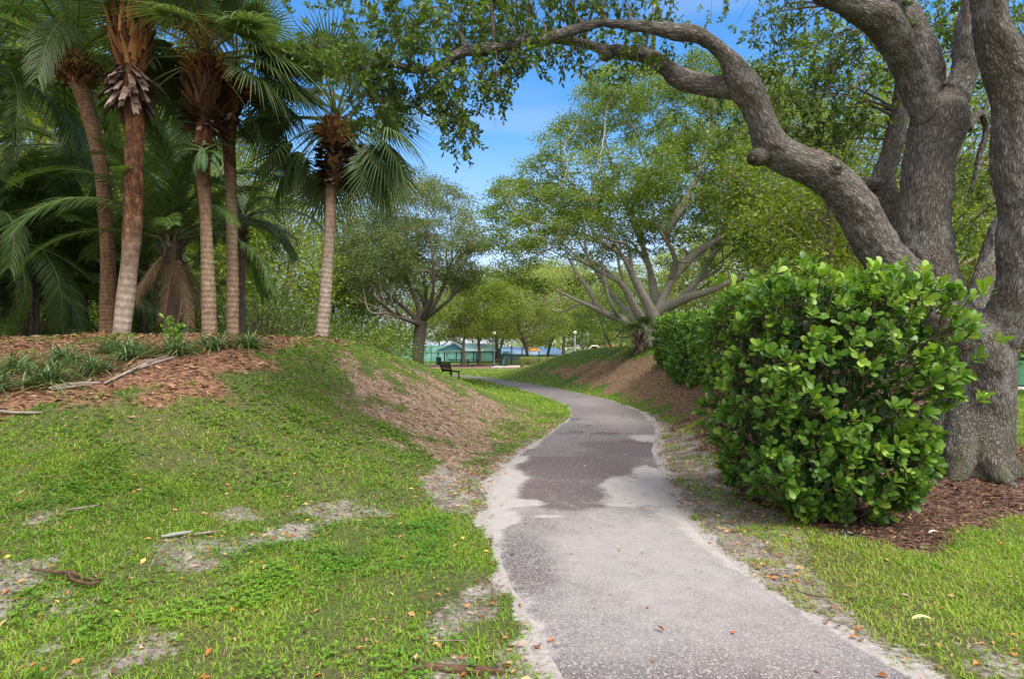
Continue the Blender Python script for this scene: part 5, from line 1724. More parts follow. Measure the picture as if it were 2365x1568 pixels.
# front shrub: a clipped block, narrower at the foot, its near face about five metres off
s_o = onG(3.07, 6.25)
S_HW, S_HD, S_H = .90, 1.0, 2.20
def shrub_surface(n):
    r_ = np.random.default_rng(61)
    P_, N_, B_ = [], [], []
    while len(P_) < n:
        f = r_.random()
        z = r_.random() ** .9
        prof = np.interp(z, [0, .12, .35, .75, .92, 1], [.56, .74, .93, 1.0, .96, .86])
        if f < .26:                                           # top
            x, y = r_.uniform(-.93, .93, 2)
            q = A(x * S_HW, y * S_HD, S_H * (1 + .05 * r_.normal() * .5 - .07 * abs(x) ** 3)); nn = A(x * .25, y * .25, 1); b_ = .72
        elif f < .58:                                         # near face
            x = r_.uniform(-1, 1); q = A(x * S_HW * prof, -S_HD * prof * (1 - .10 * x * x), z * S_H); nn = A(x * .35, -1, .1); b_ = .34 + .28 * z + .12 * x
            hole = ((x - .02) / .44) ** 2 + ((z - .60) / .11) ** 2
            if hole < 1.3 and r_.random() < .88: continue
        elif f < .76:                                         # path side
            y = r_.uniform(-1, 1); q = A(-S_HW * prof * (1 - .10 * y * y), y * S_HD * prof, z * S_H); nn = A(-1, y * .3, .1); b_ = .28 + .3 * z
        elif f < .93:                                         # oak side, leaf tone painted lighter as if lit
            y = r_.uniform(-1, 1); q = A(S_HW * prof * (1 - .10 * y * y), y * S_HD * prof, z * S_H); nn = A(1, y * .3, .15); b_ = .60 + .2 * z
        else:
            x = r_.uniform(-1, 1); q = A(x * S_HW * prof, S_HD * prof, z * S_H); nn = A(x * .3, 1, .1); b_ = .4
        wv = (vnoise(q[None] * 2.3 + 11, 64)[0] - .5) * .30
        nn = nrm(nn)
        P_.append(q + nn * wv); N_.append(nn); B_.append(.52 + (b_ - .5) * .45 + r_.normal(0, .15))  # light painted into leaf tone: pale top, darker foot and path side
    return np.array(P_), np.array(N_), np.array(B_)
shrub = thing("shrub", "large clipped shrub with glossy paddle-shaped leaves, nearest the camera in front of the oak", "shrub", s_o)
mbl, mbt = MB(), MB()
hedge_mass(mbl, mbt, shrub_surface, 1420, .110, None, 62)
# stray shoots past the clip line
def strays(n):
    r_ = np.random.default_rng(66)
    x = r_.uniform(-1, 1, n); top = r_.random(n) < .6
    q = np.where(top[:, None], np.c_[x * S_HW, r_.uniform(-1, .6, n) * S_HD, S_H + r_.uniform(.04, .16, n)], np.c_[S_HW + r_.uniform(.05, .22, n), r_.uniform(-1, .5, n) * S_HD, r_.uniform(.5, 1, n) * S_H])
    return q, nrm(np.where(top[:, None], A(.1, -.1, 1), A(1, -.2, .4)) + r_.normal(0, .2, (n, 3))), np.full(n, .78)
hedge_mass(mbl, mbt, strays, 42, .125, None, 67, inner=0)
r_ = np.random.default_rng(68)
for k in range(46):                                              # woody inside
    a_ = r_.random() * 6.28
    rr = r_.uniform(.3, .95)
    e = A(math.cos(a_) * rr * S_HW * .85, math.sin(a_) * rr * S_HD * .85, r_.uniform(.6, .98) * S_H)
    m_ = A(e[0] * .5, e[1] * .5, e[2] * .5) + r_.normal(0, .1, 3)
    mbt.tube([A(math.cos(a_) * .25, math.sin(a_) * .25, -.05), m_, e], [.022, .014, .006], 5, seg=4)
# inner leaves painted dark to stand for the shade inside
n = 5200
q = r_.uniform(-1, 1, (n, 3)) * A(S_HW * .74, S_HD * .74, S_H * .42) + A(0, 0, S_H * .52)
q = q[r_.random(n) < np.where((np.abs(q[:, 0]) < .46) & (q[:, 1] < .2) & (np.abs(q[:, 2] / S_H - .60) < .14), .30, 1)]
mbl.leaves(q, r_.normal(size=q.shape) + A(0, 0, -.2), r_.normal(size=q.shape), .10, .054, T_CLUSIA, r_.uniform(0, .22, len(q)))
part("stem", mbt.mesh("shrub_stems", M_TWIG), shrub)
part("foliage", mbl.mesh("shrub_foliage", M_CLUSIA), shrub)

# hedge row beyond it
h0, h1 = A(5.05, 12.3), A(5.75, 21.0)
hdir = nrm(h1 - h0)
hside = A(hdir[1], -hdir[0])                                     # to the right
HL_ = np.linalg.norm(h1 - h0)
HT0 = 2.34
def HTf(u): return HT0 + .05 * u
def hedge_surface(n):
    r_ = np.random.default_rng(71)
    P_, N_, B_ = [], [], []
    for k in range(n):
        u = r_.random() ** .8 * HL_
        f = r_.random()
        c2 = h0 + hdir * u
        HT = HTf(u)
        g = float(H(c2[0] - hside[0] * .8, c2[1] - hside[1] * .8))
        z = r_.random()
        w = 0.85 + (vnoise(A(u * .9, z * 3, 1)[None], 73)[0] - .5) * .35
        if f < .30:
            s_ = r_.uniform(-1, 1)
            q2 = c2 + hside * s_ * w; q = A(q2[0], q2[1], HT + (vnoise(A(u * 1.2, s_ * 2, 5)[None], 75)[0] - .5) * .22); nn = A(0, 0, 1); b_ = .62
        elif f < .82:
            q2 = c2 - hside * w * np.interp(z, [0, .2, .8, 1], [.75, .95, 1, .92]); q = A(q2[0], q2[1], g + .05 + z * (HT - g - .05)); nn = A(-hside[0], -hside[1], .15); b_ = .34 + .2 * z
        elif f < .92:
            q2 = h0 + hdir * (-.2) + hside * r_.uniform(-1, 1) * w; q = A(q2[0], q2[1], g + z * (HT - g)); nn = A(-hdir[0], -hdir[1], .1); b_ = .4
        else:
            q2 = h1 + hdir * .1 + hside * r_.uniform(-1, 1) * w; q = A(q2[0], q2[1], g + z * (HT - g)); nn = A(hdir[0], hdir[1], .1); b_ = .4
        P_.append(q); N_.append(nrm(nn)); B_.append(b_ * .6 + .16 + r_.normal(0, .1))  # hedge leaf tone painted lighter on top, darker on the shaded faces
    return np.array(P_), np.array(N_), np.array(B_)
mbl, mbt = MB(), MB()
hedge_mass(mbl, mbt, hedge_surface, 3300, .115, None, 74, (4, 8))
for k in range(40):
    u = (k + .5) / 40 * HL_
    c2 = h0 + hdir * u + hside * r_.normal(0, .2)
    HT = HTf(u)
    g = float(H(c2[0], c2[1]))
    for j in range(3):
        e2 = c2 + hside * r_.uniform(-.7, .7) + hdir * r_.uniform(-.3, .3)
        mbt.tube([A(c2[0], c2[1], g - .1), A((c2[0] + e2[0]) / 2, (c2[1] + e2[1]) / 2, g + .7), A(e2[0], e2[1], HT - .2)], [.03, .02, .008], 5, seg=3)
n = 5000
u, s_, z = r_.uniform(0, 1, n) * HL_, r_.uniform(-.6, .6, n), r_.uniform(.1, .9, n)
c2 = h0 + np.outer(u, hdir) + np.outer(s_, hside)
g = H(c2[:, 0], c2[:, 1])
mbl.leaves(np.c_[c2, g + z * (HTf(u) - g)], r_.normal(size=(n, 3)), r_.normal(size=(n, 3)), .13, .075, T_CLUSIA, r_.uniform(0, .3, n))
ho = A(*((h0 + h1) / 2), 0)
for mm in (mbl, mbt):
    mm.v = [v - ho for v in mm.v]
hedge = thing("hedge", "long level-topped hedge row receding behind the front shrub along the mulch bank", "hedge", ho)
part("stem", mbt.mesh("hedge_stems", M_TWIG), hedge)
part("foliage", mbl.mesh("hedge_foliage", M_CLUSIA), hedge)

# ------------------------------------------------------------------ border plants under the palms
M_LIRI = leaf_mat("border_grass_leaf", [(0, (.036, .075, .030)), (.5, (.085, .15, .055)), (.85, (.15, .22, .08)), (.95, (.26, .20, .09)), (1, (.36, .27, .13))], .2, .38, .45)
def clump(seed, n=150, L=.46):
    r_ = np.random.default_rng(seed)
    mb_ = MB()
    for k in range(n):
        az = r_.random() * 6.28
        el = r_.uniform(.35, 1.5)
        l = L * r_.uniform(.6, 1.15)
        u = np.linspace(0, 1, 6)
        hx = math.cos(el) * u * l + .30 * l * u ** 2
        hz = math.sin(el) * u * l * 1.0 - (.62 * l) * u ** 2.4 * r_.uniform(.6, 1.2)
        b0 = A(r_.normal(0, .05), r_.normal(0, .05), -.02)
        pts = b0 + np.c_[hx * math.cos(az), hx * math.sin(az), hz]
        dry = el < .62 and r_.random() < .4
        tone = r_.uniform(.93, 1) if dry else np.clip(r_.normal(.45, .18), 0, .86)
        strip_blade(mb_, pts, np.array([.8, 1, 1, .85, .55, .08]) * .013, tone, .2, A(-math.sin(az) * 0 + 0, 0, 1) + A(math.cos(az), math.sin(az), 0) * -.5)
    return mb_.mesh("border_grass_clump", M_LIRI)
CL = [clump(200 + k) for k in range(4)]
for i, (px, py, s_, lab) in enumerate((
    (48, 858, 1.05, "arching border grass clump at the left edge, behind the frontmost clump"),
    (108, 892, 1.2, "frontmost arching border grass clump with yellowed tips, by the fallen bark strip"),
    (152, 838, 1.0, "border grass clump standing behind and right of the frontmost clump"),
    (217, 862, .95, "compact border grass clump above the grey fallen stick"),
    (268, 812, .95, "border grass clump at the foot of the boot-clad palm"),
    (306, 828, 1.1, "broad border grass clump in front of the boot-clad palm, behind the long grey frond stalk"),
    (408, 818, 1.0, "border grass clump with a bright green seedling growing through it"),
    (494, 806, .95, "border grass clump at the base of the shaggy-headed palm"),
    (578, 802, .95, "border grass clump right of the flap-barked palm, last in the row"),
    (-12, 905, 1.1, "border grass clump cut by the left margin of the photo"))):
    g = G(px, py)
    o = bpy.data.objects.new("border_grass", CL[i % 4]); COL.objects.link(o)
    o.location = g; o.rotation_euler = (0, 0, i * 1.7); s_ *= 1.24; o.scale = (s_, s_, s_)
    tag(o, lab, "plant", "border grass clumps under the palms")

M_SEED = leaf_mat("seedling_leaf", [(0, (.08, .19, .02)), (1, (.19, .34, .045))], .35, .45)
g = G(402, 806)
t = thing("seedling", "bright lime green leafy seedling rising from a border grass clump", "plant", g)
mbt, mbl = MB(), MB()
for k in range(5):
    a_ = k * 1.3
    e = A(math.cos(a_) * .13, math.sin(a_) * .1 - .05, .38 + .05 * (k % 3))
    mbt.tube([A(0, -.05, 0), e * A(.5, .5, .6), e], [.006, .004, .003], 5, seg=3)
    n = 16
    tq = rng.random(n)[:, None] ** .6
    mbl.leaves(e * tq + rng.normal(0, .03, (n, 3)), rng.normal(size=(n, 3)) + A(0, 0, .2), rng.normal(0, .4, (n, 3)) + A(0, 0, 1), rng.uniform(.06, .11, n), .05, T_CLUSIA)
part("stem", mbt.mesh("seedling_stem", M_STALK), t); part("foliage", mbl.mesh("seedling_leaves", M_SEED), t)

# undergrowth bushes on the far side of the left mound
def bush(seed, h, rad, leafm, n=60, L=.09, nl=26):
    r_ = np.random.default_rng(seed)
    mbt, mbl = MB(), MB()
    c = dome_pts(n, h * .45, rad, rad, h * .55, -.7, .4, seed)
    for q in c:
        mbt.tube([A(q[0] * .1, q[1] * .1, -.1), q * A(.55, .55, .6) + r_.normal(0, .06, 3), q], [.018, .011, .004], 4, seg=3)
    leaf_cloud(mbl, c, nl, rad * .19, L, .45, tone=r_.random(n))
    return mbt.mesh("bush_stems", M_TWIG), mbl.mesh("bush_leaves", leafm)
B1, B2, B3 = bush(301, 2.4, 1.5, M_OAKLEAF, 80, .10, 30), bush(302, 2.2, 1.6, M_FIGLEAF, 80, .10, 34), bush(303, 1.6, 1.2, M_BRIGHTLEAF, 60, .08, 30)
for i, (px, Y, d, s_, lab) in enumerate((
    (610, 19, B1, 1.0, "dark green bush just right of the twin palms"), (660, 22, B1, 1.15, "dark bush with bright gaps left of the lone palm"), (705, 24, B2, 1.0, "mid green bush tucked behind the lone palm's foot"),
    (800, 25, B1, 1.15, "dark vine-hung bush right of the lone palm's trunk"), (850, 28, B2, 1.25, "green bush behind the sloping grass crest"), (905, 31, B1, 1.1, "dark trailing bush left of the rounded oak's trunk"),
    (520, 21, B2, 1.2, "green bush seen between the shaggy palm and its neighbour"), (440, 20, B1, 1.2, "dark bush behind the stocky date palm"), (350, 22, B1, 1.3, "dark bush behind the boot-clad palm's trunk"),
    (170, 20, B1, 1.35, "dark bush left of the ringed palm's foot"), (70, 19, B2, 1.3, "green bush behind the leftmost border grass"), (-40, 19, B3, 1.7, "light green bush at the left edge under the feather palms"), (130, 23, B3, 1.9, "light green bush glowing through the grove left of the ringed palm"), (330, 25, B3, 1.9, "light green bush glowing behind the young feather palm"), (20, 25, B3, 2.2, "tall light green bush at the back of the left grove"), (250, 26, B2, 1.7, "tall green bush deep behind the ringed palm"), (600, 28, B2, 1.7, "tall green bush deep in the wood right of the twin palms"))):
    t = thing("bush", lab, "bush", at_px(px, Y), i * 1.9, "undergrowth bushes behind the left mound", s_)
    part("stem", d[0], t); part("foliage", d[1], t)

# fallen fronds, sticks, roots
M_DRY = bark_mat("dry_grey_wood", [(.25, (.10, .078, .064)), (.5, (.20, .168, .148)), (.75, (.31, .275, .25))], 12, .2, .5, .01, 0, 0, False)
M_BROWNSTICK = bark_mat("brown_stick", [(.25, (.026, .015, .010)), (.5, (.075, .042, .027)), (.75, (.15, .09, .06))], 14, .3, .6, .01, 0, 0, False)
M_LICHEN = bark_mat("lichen_stick", [(.25, (.10, .11, .095)), (.5, (.20, .22, .195)), (.75, (.33, .35, .325))], 16, .6, .6, .01, 0, 0, False)
def stick(name, label, cat, pxs, rads, m, dz=.02, sides=8, extra=None):
    pts = np.array([G(a, b_) for a, b_ in pxs])
    pts[:, 2] += np.asarray(rads) * .6 + dz
    o = pts[len(pts) // 2].copy(); o[2] -= dz
    mb_ = MB(); mb_.tube(pts - o, rads, sides, seg=6, lump=.18, seed=len(label))
    for e in extra or []:
        q = np.array([G(a, b_) for a, b_ in e[0]]); q[:, 2] += np.asarray(e[1]) * .6 + dz + (e[2] if len(e) > 2 else 0)
        mb_.tube(q - o, e[1], sides, seg=5, lump=.18, seed=3)
    ob_ = mb_.obj(name, m); ob_.location = o
    return tag(ob_, label, cat)
# the long dead frond stalk with its dry leaflets
fs = stick("fallen_frond", "long grey dead palm frond lying across the red mulch below the clumps", "palm frond", [(240, 892), (290, 868), (340, 848), (380, 836), (412, 826)], [.016, .022, .024, .016, .008], M_DRY,
           extra=[([(310, 862), (345, 843), (385, 833)], [.008, .010, .003], .03), ([(325, 858), (365, 845), (405, 832)], [.007, .009, .003], .02), ([(300, 858), (335, 842), (360, 838)], [.006, .007, .002], .03), ([(340, 850), (372, 836), (400, 824)], [.006, .007, .002], .04)])
stick("bark_strip", "curled grey palm bark strip on the mulch beside the frontmost border clump", "bark", [(112, 903), (150, 897), (190, 893), (232, 889)], [.018, .028, .024, .010], M_DRY, extra=[([(118, 906), (160, 901), (215, 892)], [.012, .016, .006])])
stick("stick", "pale straight stick at the left edge where mulch meets lawn", "stick", [(0, 958), (50, 961), (98, 959)], [.018, .016, .008], M_DRY)
stick("stick", "pale lichen-covered broken stick lying on the lawn", "stick", [(372, 1249), (405, 1244), (440, 1238)], [.011, .015, .012], M_LICHEN)
stick("stick", "short grey-brown stick end beside the lichen-covered stick", "stick", [(448, 1242), (475, 1238), (506, 1234)], [.007, .009, .006], M_DRY)
stick("branch", "dark brown forked dead branch lying at the lower left of the lawn", "branch", [(72, 1328), (120, 1334), (160, 1337), (205, 1350), (228, 1352)], [.008, .010, .012, .011, .006], M_BROWNSTICK, .03, extra=[([(158, 1336), (166, 1350), (186, 1358), (215, 1362), (230, 1356)], [.010, .011, .011, .010, .005]), ([(120, 1334), (136, 1328)], [.005, .002], .02)])
stick("stick", "thin grey twig on the lawn near the left edge of the grass", "stick", [(155, 1185), (190, 1179), (228, 1174)], [.005, .007, .005], M_DRY)
stick("tree_root", "dark surface root half buried in sand at the bottom of the photo", "root", [(905, 1560), (980, 1548), (1060, 1552), (1130, 1556), (1180, 1560)], [.012, .020, .025, .022, .010], M_BROWNSTICK, -.005)
stick("stick", "thin dry stem across the grass above the buried root", "stick", [(985, 1500), (1030, 1497), (1075, 1498)], [.0025, .003, .002], M_DRY, .04)
stick("stick", "thin brown twig on the sand right of the path bottom", "stick", [(1830, 1370), (1880, 1384), (1935, 1388)], [.003, .005, .003], M_BROWNSTICK)
stick("stick", "pale yellow grass stem lying on the right-hand lawn", "stick", [(2295, 1478), (2330, 1495), (2360, 1510)], [.003, .004, .002], M_DEADFROND, .05)

def single_leaf(label, px, py, L, W_, az, col, lift=.02, cat="leaf", onpath=False):
    g = G(px, py)
    if onpath:
        g[2] += .02
    mb_ = MB()
    u = np.linspace(0, 1, 9)
    w = np.sin(np.pi * (.06 + .9 * u)) ** .75
    z = .10 * np.sin(u * 3.1) * L
    pts = np.c_[(u - .5) * L, .06 * L * np.sin(u * 4), z + lift]
    strip_blade(mb_, pts, w * W_, u.repeat(3), .22)
    m_ = leaf_mat(label[:20].strip().replace(" ", "_"), col, .15, .5, .3)
    o = mb_.obj("fallen_leaf", m_); o.location = g; o.rotation_euler = (0, 0, az)
    return tag(o, label, cat)
single_leaf("large pale green fallen leaf with a reddish tip on the right lawn", 2132, 1453, .115, .038, -.12, [(0, (.42, .46, .20)), (.75, (.50, .50, .25)), (1, (.42, .12, .05))], .05)
single_leaf("small curled orange leaf alone on the lower right of the asphalt", 1695, 1473, .032, .022, 1.2, [(0, (.35, .07, .02)), (1, (.45, .13, .04))], .006, onpath=True)
single_leaf("yellow leaf lying on dark mulch left of the shrub", 1662, 1128, .075, .055, .4, [(0, (.50, .34, .03)), (1, (.58, .42, .05))], .02)
single_leaf("white curled leaf on the dark mulch right of the black cover", 2158, 1238, .10, .035, .1, [(0, (.55, .46, .38)), (1, (.66, .60, .55))], .03)
single_leaf("tan leaf on the pale sandy edge of the path at right", 2090, 1378, .05, .02, 2.6, [(0, (.42, .34, .27)), (1, (.48, .40, .33))], .01)
single_leaf("orange leaf at the sandy path edge, bottom centre", 1274, 1483, .04, .026, .9, [(0, (.42, .13, .04)), (1, (.50, .2, .07))], .012)
single_leaf("rust leaf under the shrub's lowest sprig", 1748, 1156, .085, .03, .05, [(0, (.2, .08, .03)), (1, (.32, .14, .06))], .03)
# black irrigation box lid at the mulch edge
g = G(1972, 1237)
mb_ = MB()
mb_.box(A(0, 0, -.03), (.24, .17, .08), np.array(Matrix.Rotation(-.35, 3, 'Z') @ Matrix.Rotation(.10, 3, 'X') @ Matrix.Rotation(.12, 3, 'Y')), bev=.012)
lid = mb_.obj("irrigation_cover", plain_mat("black_plastic", (.014, .016, .02), .42), smooth=False); lid.location = g
tag(lid, "small black plastic valve cover sunk at the mulch edge below the shrub", "valve cover")
#--SECTION6--
# ------------------------------------------------------------------ the park beyond
M_GREENM = plain_mat("dark_green_paint", (.010, .045, .038), .6)
M_WOODB = plain_mat("weathered_brown_slat", (.075, .054, .034), .7, var=.3, nscale=14)
M_BLACKM = plain_mat("black_metal", (.02, .02, .022), .45, .3)
M_BLUEM = plain_mat("dark_blue_post", (.010, .026, .05), .45)
M_CONC = plain_mat("concrete", (.42, .40, .37), .9)
def rotz(a):
    return np.array(Matrix.Rotation(a, 3, 'Z'))

# bench: seen from behind and the side
bo = onG(*[(1040 - CX) / F * 38.0, 38.0])
bench = thing("bench", "brown slatted park bench with dark metal legs, facing the far path", "bench", bo, R(116), None, 1.1)
for k in range(4):
    mb_ = MB(); mb_.box(A(0, .235 + .035 * k, .52 + .115 * k), (1.75, .03, .095), np.array(Matrix.Rotation(-.28, 3, 'X')), bev=.006)
    part("back_slat", mb_.mesh("back_slat", M_WOODB), bench)
for k in range(4):
    mb_ = MB(); mb_.box(A(0, -.27 + .12 * k, .45), (1.75, .105, .035), bev=.006)
    part("seat_slat", mb_.mesh("seat_slat", M_WOODB), bench)
for sx_ in (-.72, .72):
    mb_ = MB()
    mb_.box(A(sx_, -.24, .205), (.06, .06, .45), bev=.006); mb_.box(A(sx_, .20, .205), (.06, .06, .45), bev=.006)
    mb_.box(A(sx_, -.02, .41), (.058, .50, .04), bev=.004)
    mb_.tube([A(sx_, .20, .40), A(sx_, .33, .92)], .028, 6)
    part("leg_frame", mb_.mesh("leg_frame", M_BLACKM), bench)

# slatted bins
def bin_(label, px, Y, h=1.0):
    t = thing("trash_bin", label, "trash can", at_px(px, Y), .4)
    mb_ = MB()
    for k in range(26):
        a_ = k / 26 * 6.283
        mb_.box(A(math.cos(a_) * .33, math.sin(a_) * .33, .5 * h), (.055, .02, .92 * h), rotz(a_ + 1.571), bev=.004)
    for z in (.10, .88):
        mb_.tube([A(math.cos(a) * .315, math.sin(a) * .315, z * h) for a in np.linspace(0, 6.283, 25)], .015, 4)
    part("slats", mb_.mesh("slats", M_GREENM), t)
    mb_ = MB(); mb_.tube([A(0, 0, .06), A(0, 0, .9 * h)], .295, 20); part("liner", mb_.mesh("liner", M_BLACKM), t)
    mb_ = MB(); mb_.tube([A(0, 0, .955 * h), A(0, 0, 1.0 * h), A(0, 0, 1.06 * h)], [.36, .36, .17], 24); part("lid", mb_.mesh("lid", M_GREENM), t)
    return t
bin_("dark green slatted trash bin on the concrete pad beside the pull-up frame", 1165, 72, 1.12)
bin_("dark green slatted trash bin left of the picnic tables, near the court fence", 1013, 80, 1.0)

# concrete pad by the bin
mb_ = MB()
pd = [(-2.3, 67), (1.6, 68.5), (4.5, 74), (3.5, 77.5), (-2.0, 74)]
v = np.array([[x, y, float(H(x, y)) + .05] for x, y in pd] + [[x, y, float(H(x, y)) - .2] for x, y in pd])
mb_.add(v, [[i, (i + 1) % 5, (i + 1) % 5 + 5, i + 5] for i in range(5)], [[0, 1, 2], [0, 2, 3], [0, 3, 4]])
kind(mb_.obj("pavement", M_CONC, smooth=False), 'structure')

# picnic tables
def table(label, px, Y, rz):
    t = thing("picnic_table", label, "table", at_px(px, Y), rz)
    mb_ = MB()
    for k in range(4): mb_.box(A(0, -.30 + .2 * k, .74), (1.85, .185, .09), bev=.006)
    part("tabletop", mb_.mesh("tabletop", M_GREENM), t)
    for s_ in (-1, 1):
        mb_ = MB()
        for k in range(2): mb_.box(A(0, s_ * (.62 + .14 * k), .45), (1.85, .13, .07), bev=.006)
        part("bench_seat", mb_.mesh("bench_seat", M_GREENM), t)
    for s_ in (-.65, .65):
        mb_ = MB()
        mb_.tube([A(s_, -.5, 0), A(s_, -.22, .70)], .05, 6); mb_.tube([A(s_, .5, 0), A(s_, .22, .70)], .05, 6)
        mb_.tube([A(s_, -.72, .41), A(s_, .72, .41)], .025, 6)
        part("leg_frame", mb_.mesh("leg_frame", M_GREENM), t)
table("dark green picnic table left of the forked tree by the pavilion", 1052, 76, .1)
table("dark green picnic table between the two trees in front of the pavilion", 1092, 78, -.1)

# pavilion with a hipped green metal roof
PY = 100.
pl, pr_, pa = P(1006, 811, PY), P(1146, 812, PY + 6), P(1042, 796, PY + 2)
pav_o = A((pl[0] + pr_[0]) / 2, PY + 4, 0.)
pav = thing("pavilion", "open picnic pavilion with dark green gable and pale green metal roof", "pavilion", pav_o)
M_ROOFL = plain_mat("pale_green_metal_roof", (.30, .44, .40), .35, .2, .08)
M_ROOFD = plain_mat("dark_green_gable", (.006, .045, .036), .5)
hw = (pr_[0] - pl[0]) / 2
ez, az_ = 1.95, 3.25
def slab(mb_, quad, th=.1):
    q = np.array(quad, float)
    n_ = nrm(np.cross(q[1] - q[0], q[2] - q[0]))
    v = np.vstack([q, q - n_ * th])
    k = len(q)
    if k == 4:
        mb_.add(v, [[0, 1, 2, 3], [7, 6, 5, 4]] + [[(i + 1) % 4, i, i + 4, (i + 1) % 4 + 4] for i in range(4)])
    else:
        mb_.add(v, [[(i + 1) % 3, i, i + 3, (i + 1) % 3 + 3] for i in range(3)], [[0, 1, 2], [5, 4, 3]])
rl, rr_, ry0, ry1 = -hw + 2.6, hw - 2.2, 1.0, 1.0
c00, c10, c11, c01 = A(-hw, -4, ez), A(hw, -4, ez), A(hw, 6, ez), A(-hw, 6, ez)
r0_, r1_ = A(rl, 1, az_), A(rr_, 1, az_ - .05)
mb_ = MB()
slab(mb_, [A(-hw + 5.0, -4.02, ez), c10, r1_, r0_])
slab(mb_, [c11, c01, r0_, r1_]); slab(mb_, [c10, c11, r1_])
part("roof", mb_.mesh("pav_roof", M_ROOFL), pav)
mb_ = MB(); slab(mb_, [c00, A(-hw + 4.98, -4, ez), r0_ + A(-.02, -.02, .01)]); slab(mb_, [c01, c00, r0_])
part("gable", mb_.mesh("pav_gable", M_ROOFD), pav)
mb_ = MB()
mb_.box(A(0, -4.0, ez - .14), (2 * hw, .08, .24), bev=.01); mb_.box(A(0, 6.0, ez - .14), (2 * hw, .08, .24), bev=.01)
part("fascia", mb_.mesh("fascia", M_ROOFD), pav)
for x in (-hw + .4, -hw + 3.4, -hw + 6.2, hw - .4):
    for y in (-3.6, 5.6):
        mb_ = MB(); mb_.box(A(x, y, (ez - .5) / 2), (.16, .16, ez + .3), bev=.01); part("post", mb_.mesh("pav_post", M_ROOFD), pav)

# tennis court fence with teal windscreen
M_SCREEN = plain_mat("teal_windscreen", (.16, .36, .32), .8, 0, .35, .2, .9)
def fence(label, x0, y0, x1, y1, h, npost, group):
    t = thing("court_fence", label, "fence", A((x0 + x1) / 2, (y0 + y1) / 2, 0), 0, group)
    a, b_ = A(x0 - (x0 + x1) / 2, y0 - (y0 + y1) / 2, 0), A(x1 - (x0 + x1) / 2, y1 - (y0 + y1) / 2, 0)
    L = np.linalg.norm(b_ - a); d = (b_ - a) / L
    rz = math.atan2(d[1], d[0])
    mb_ = MB()
    n = 40
    u = np.linspace(0, 1, n)
    wv = np.sin(u * npost * 6.283) * .04
    nx_ = A(-d[1], d[0], 0)
    for z0, z1 in ((.05, h - .15),):
        lo = a + np.outer(u * L, d) + np.outer(wv, nx_) + A(0, 0, z0)
        hi = a + np.outer(u * L, d) + A(0, 0, z1)
        v = np.vstack([lo, hi, lo + nx_ * .02, hi + nx_ * .02])
        i = np.arange(n - 1)
        mb_.add(v, np.vstack([np.c_[i, i + 1, i + 1 + n, i + n], np.c_[i + 1 + 2 * n, i + 2 * n, i + 3 * n, i + 1 + 3 * n]]))
    part("windscreen", mb_.mesh("windscreen", M_SCREEN), t)
    for k in range(npost + 1):
        p = a + d * L * k / npost - nx_ * .07
        mb_ = MB(); mb_.tube([p + A(0, 0, -.2), p + A(0, 0, h + .1)], .04, 6); part("post", mb_.mesh("fence_post", M_GREENM), t)
    for z in (h, h * .5):
        mb_ = MB(); mb_.tube([a - nx_ * .07 + A(0, 0, z), b_ - nx_ * .07 + A(0, 0, z)], .03, 6); part("rail", mb_.mesh("fence_rail", M_GREENM), t)
CF = "tennis court fence runs"
fence("teal screened court fence running behind the rounded oak and pavilion", -42, 116, -3.5, 116, 3.2, 13, CF)
fence("teal screened court fence end turning back beside the pavilion's right end", -3.3, 116, -3.3, 140, 3.2, 8, CF)

# blue-roofed shelter and its pale wall, far right of the pavilion
SY = 128.
M_BLUER = plain_mat("light_blue_roof", (.27, .40, .56), .4, .1, .08)
M_WHITEW = plain_mat("pale_wall", (.66, .70, .74), .8, 0, .06)
xs0, xs1 = (1150 - CX) / F * SY, (1300 - CX) / F * SY
so_ = A((xs0 + xs1) / 2, SY, 0)
sh = thing("shelter", "long low shelter with light blue roof and whitish wall, right of the pavilion", "building", so_)
w2 = (xs1 - xs0) / 2
mb_ = MB()
slab(mb_, [A(-w2 - .5, -3, 1.45), A(w2 + .5, -3, 1.25), A(w2 - 1.5, 1.5, 2.75), A(-w2 + 1, 1.5, 2.85)], .12); slab(mb_, [A(w2 + .5, 6, 1.3), A(-w2 - .5, 6, 1.4), A(-w2 + 1, 1.52, 2.83), A(w2 - 1.5, 1.52, 2.73)], .12)
part("roof", mb_.mesh("shelter_roof", M_BLUER), sh)
mb_ = MB(); mb_.box(A(0, -1.5, .45), (2 * w2 - .6, .2, 1.9), bev=.01); part("wall", mb_.mesh("shelter_wall", M_WHITEW), sh)
for k in range(6):
    mb_ = MB(); mb_.box(A(-w2 + .3 + k * (2 * w2 - .6) / 5, -2.7, .6), (.12, .12, 1.45), bev=.01); part("post", mb_.mesh("shelter_post", M_BLUEM), sh)

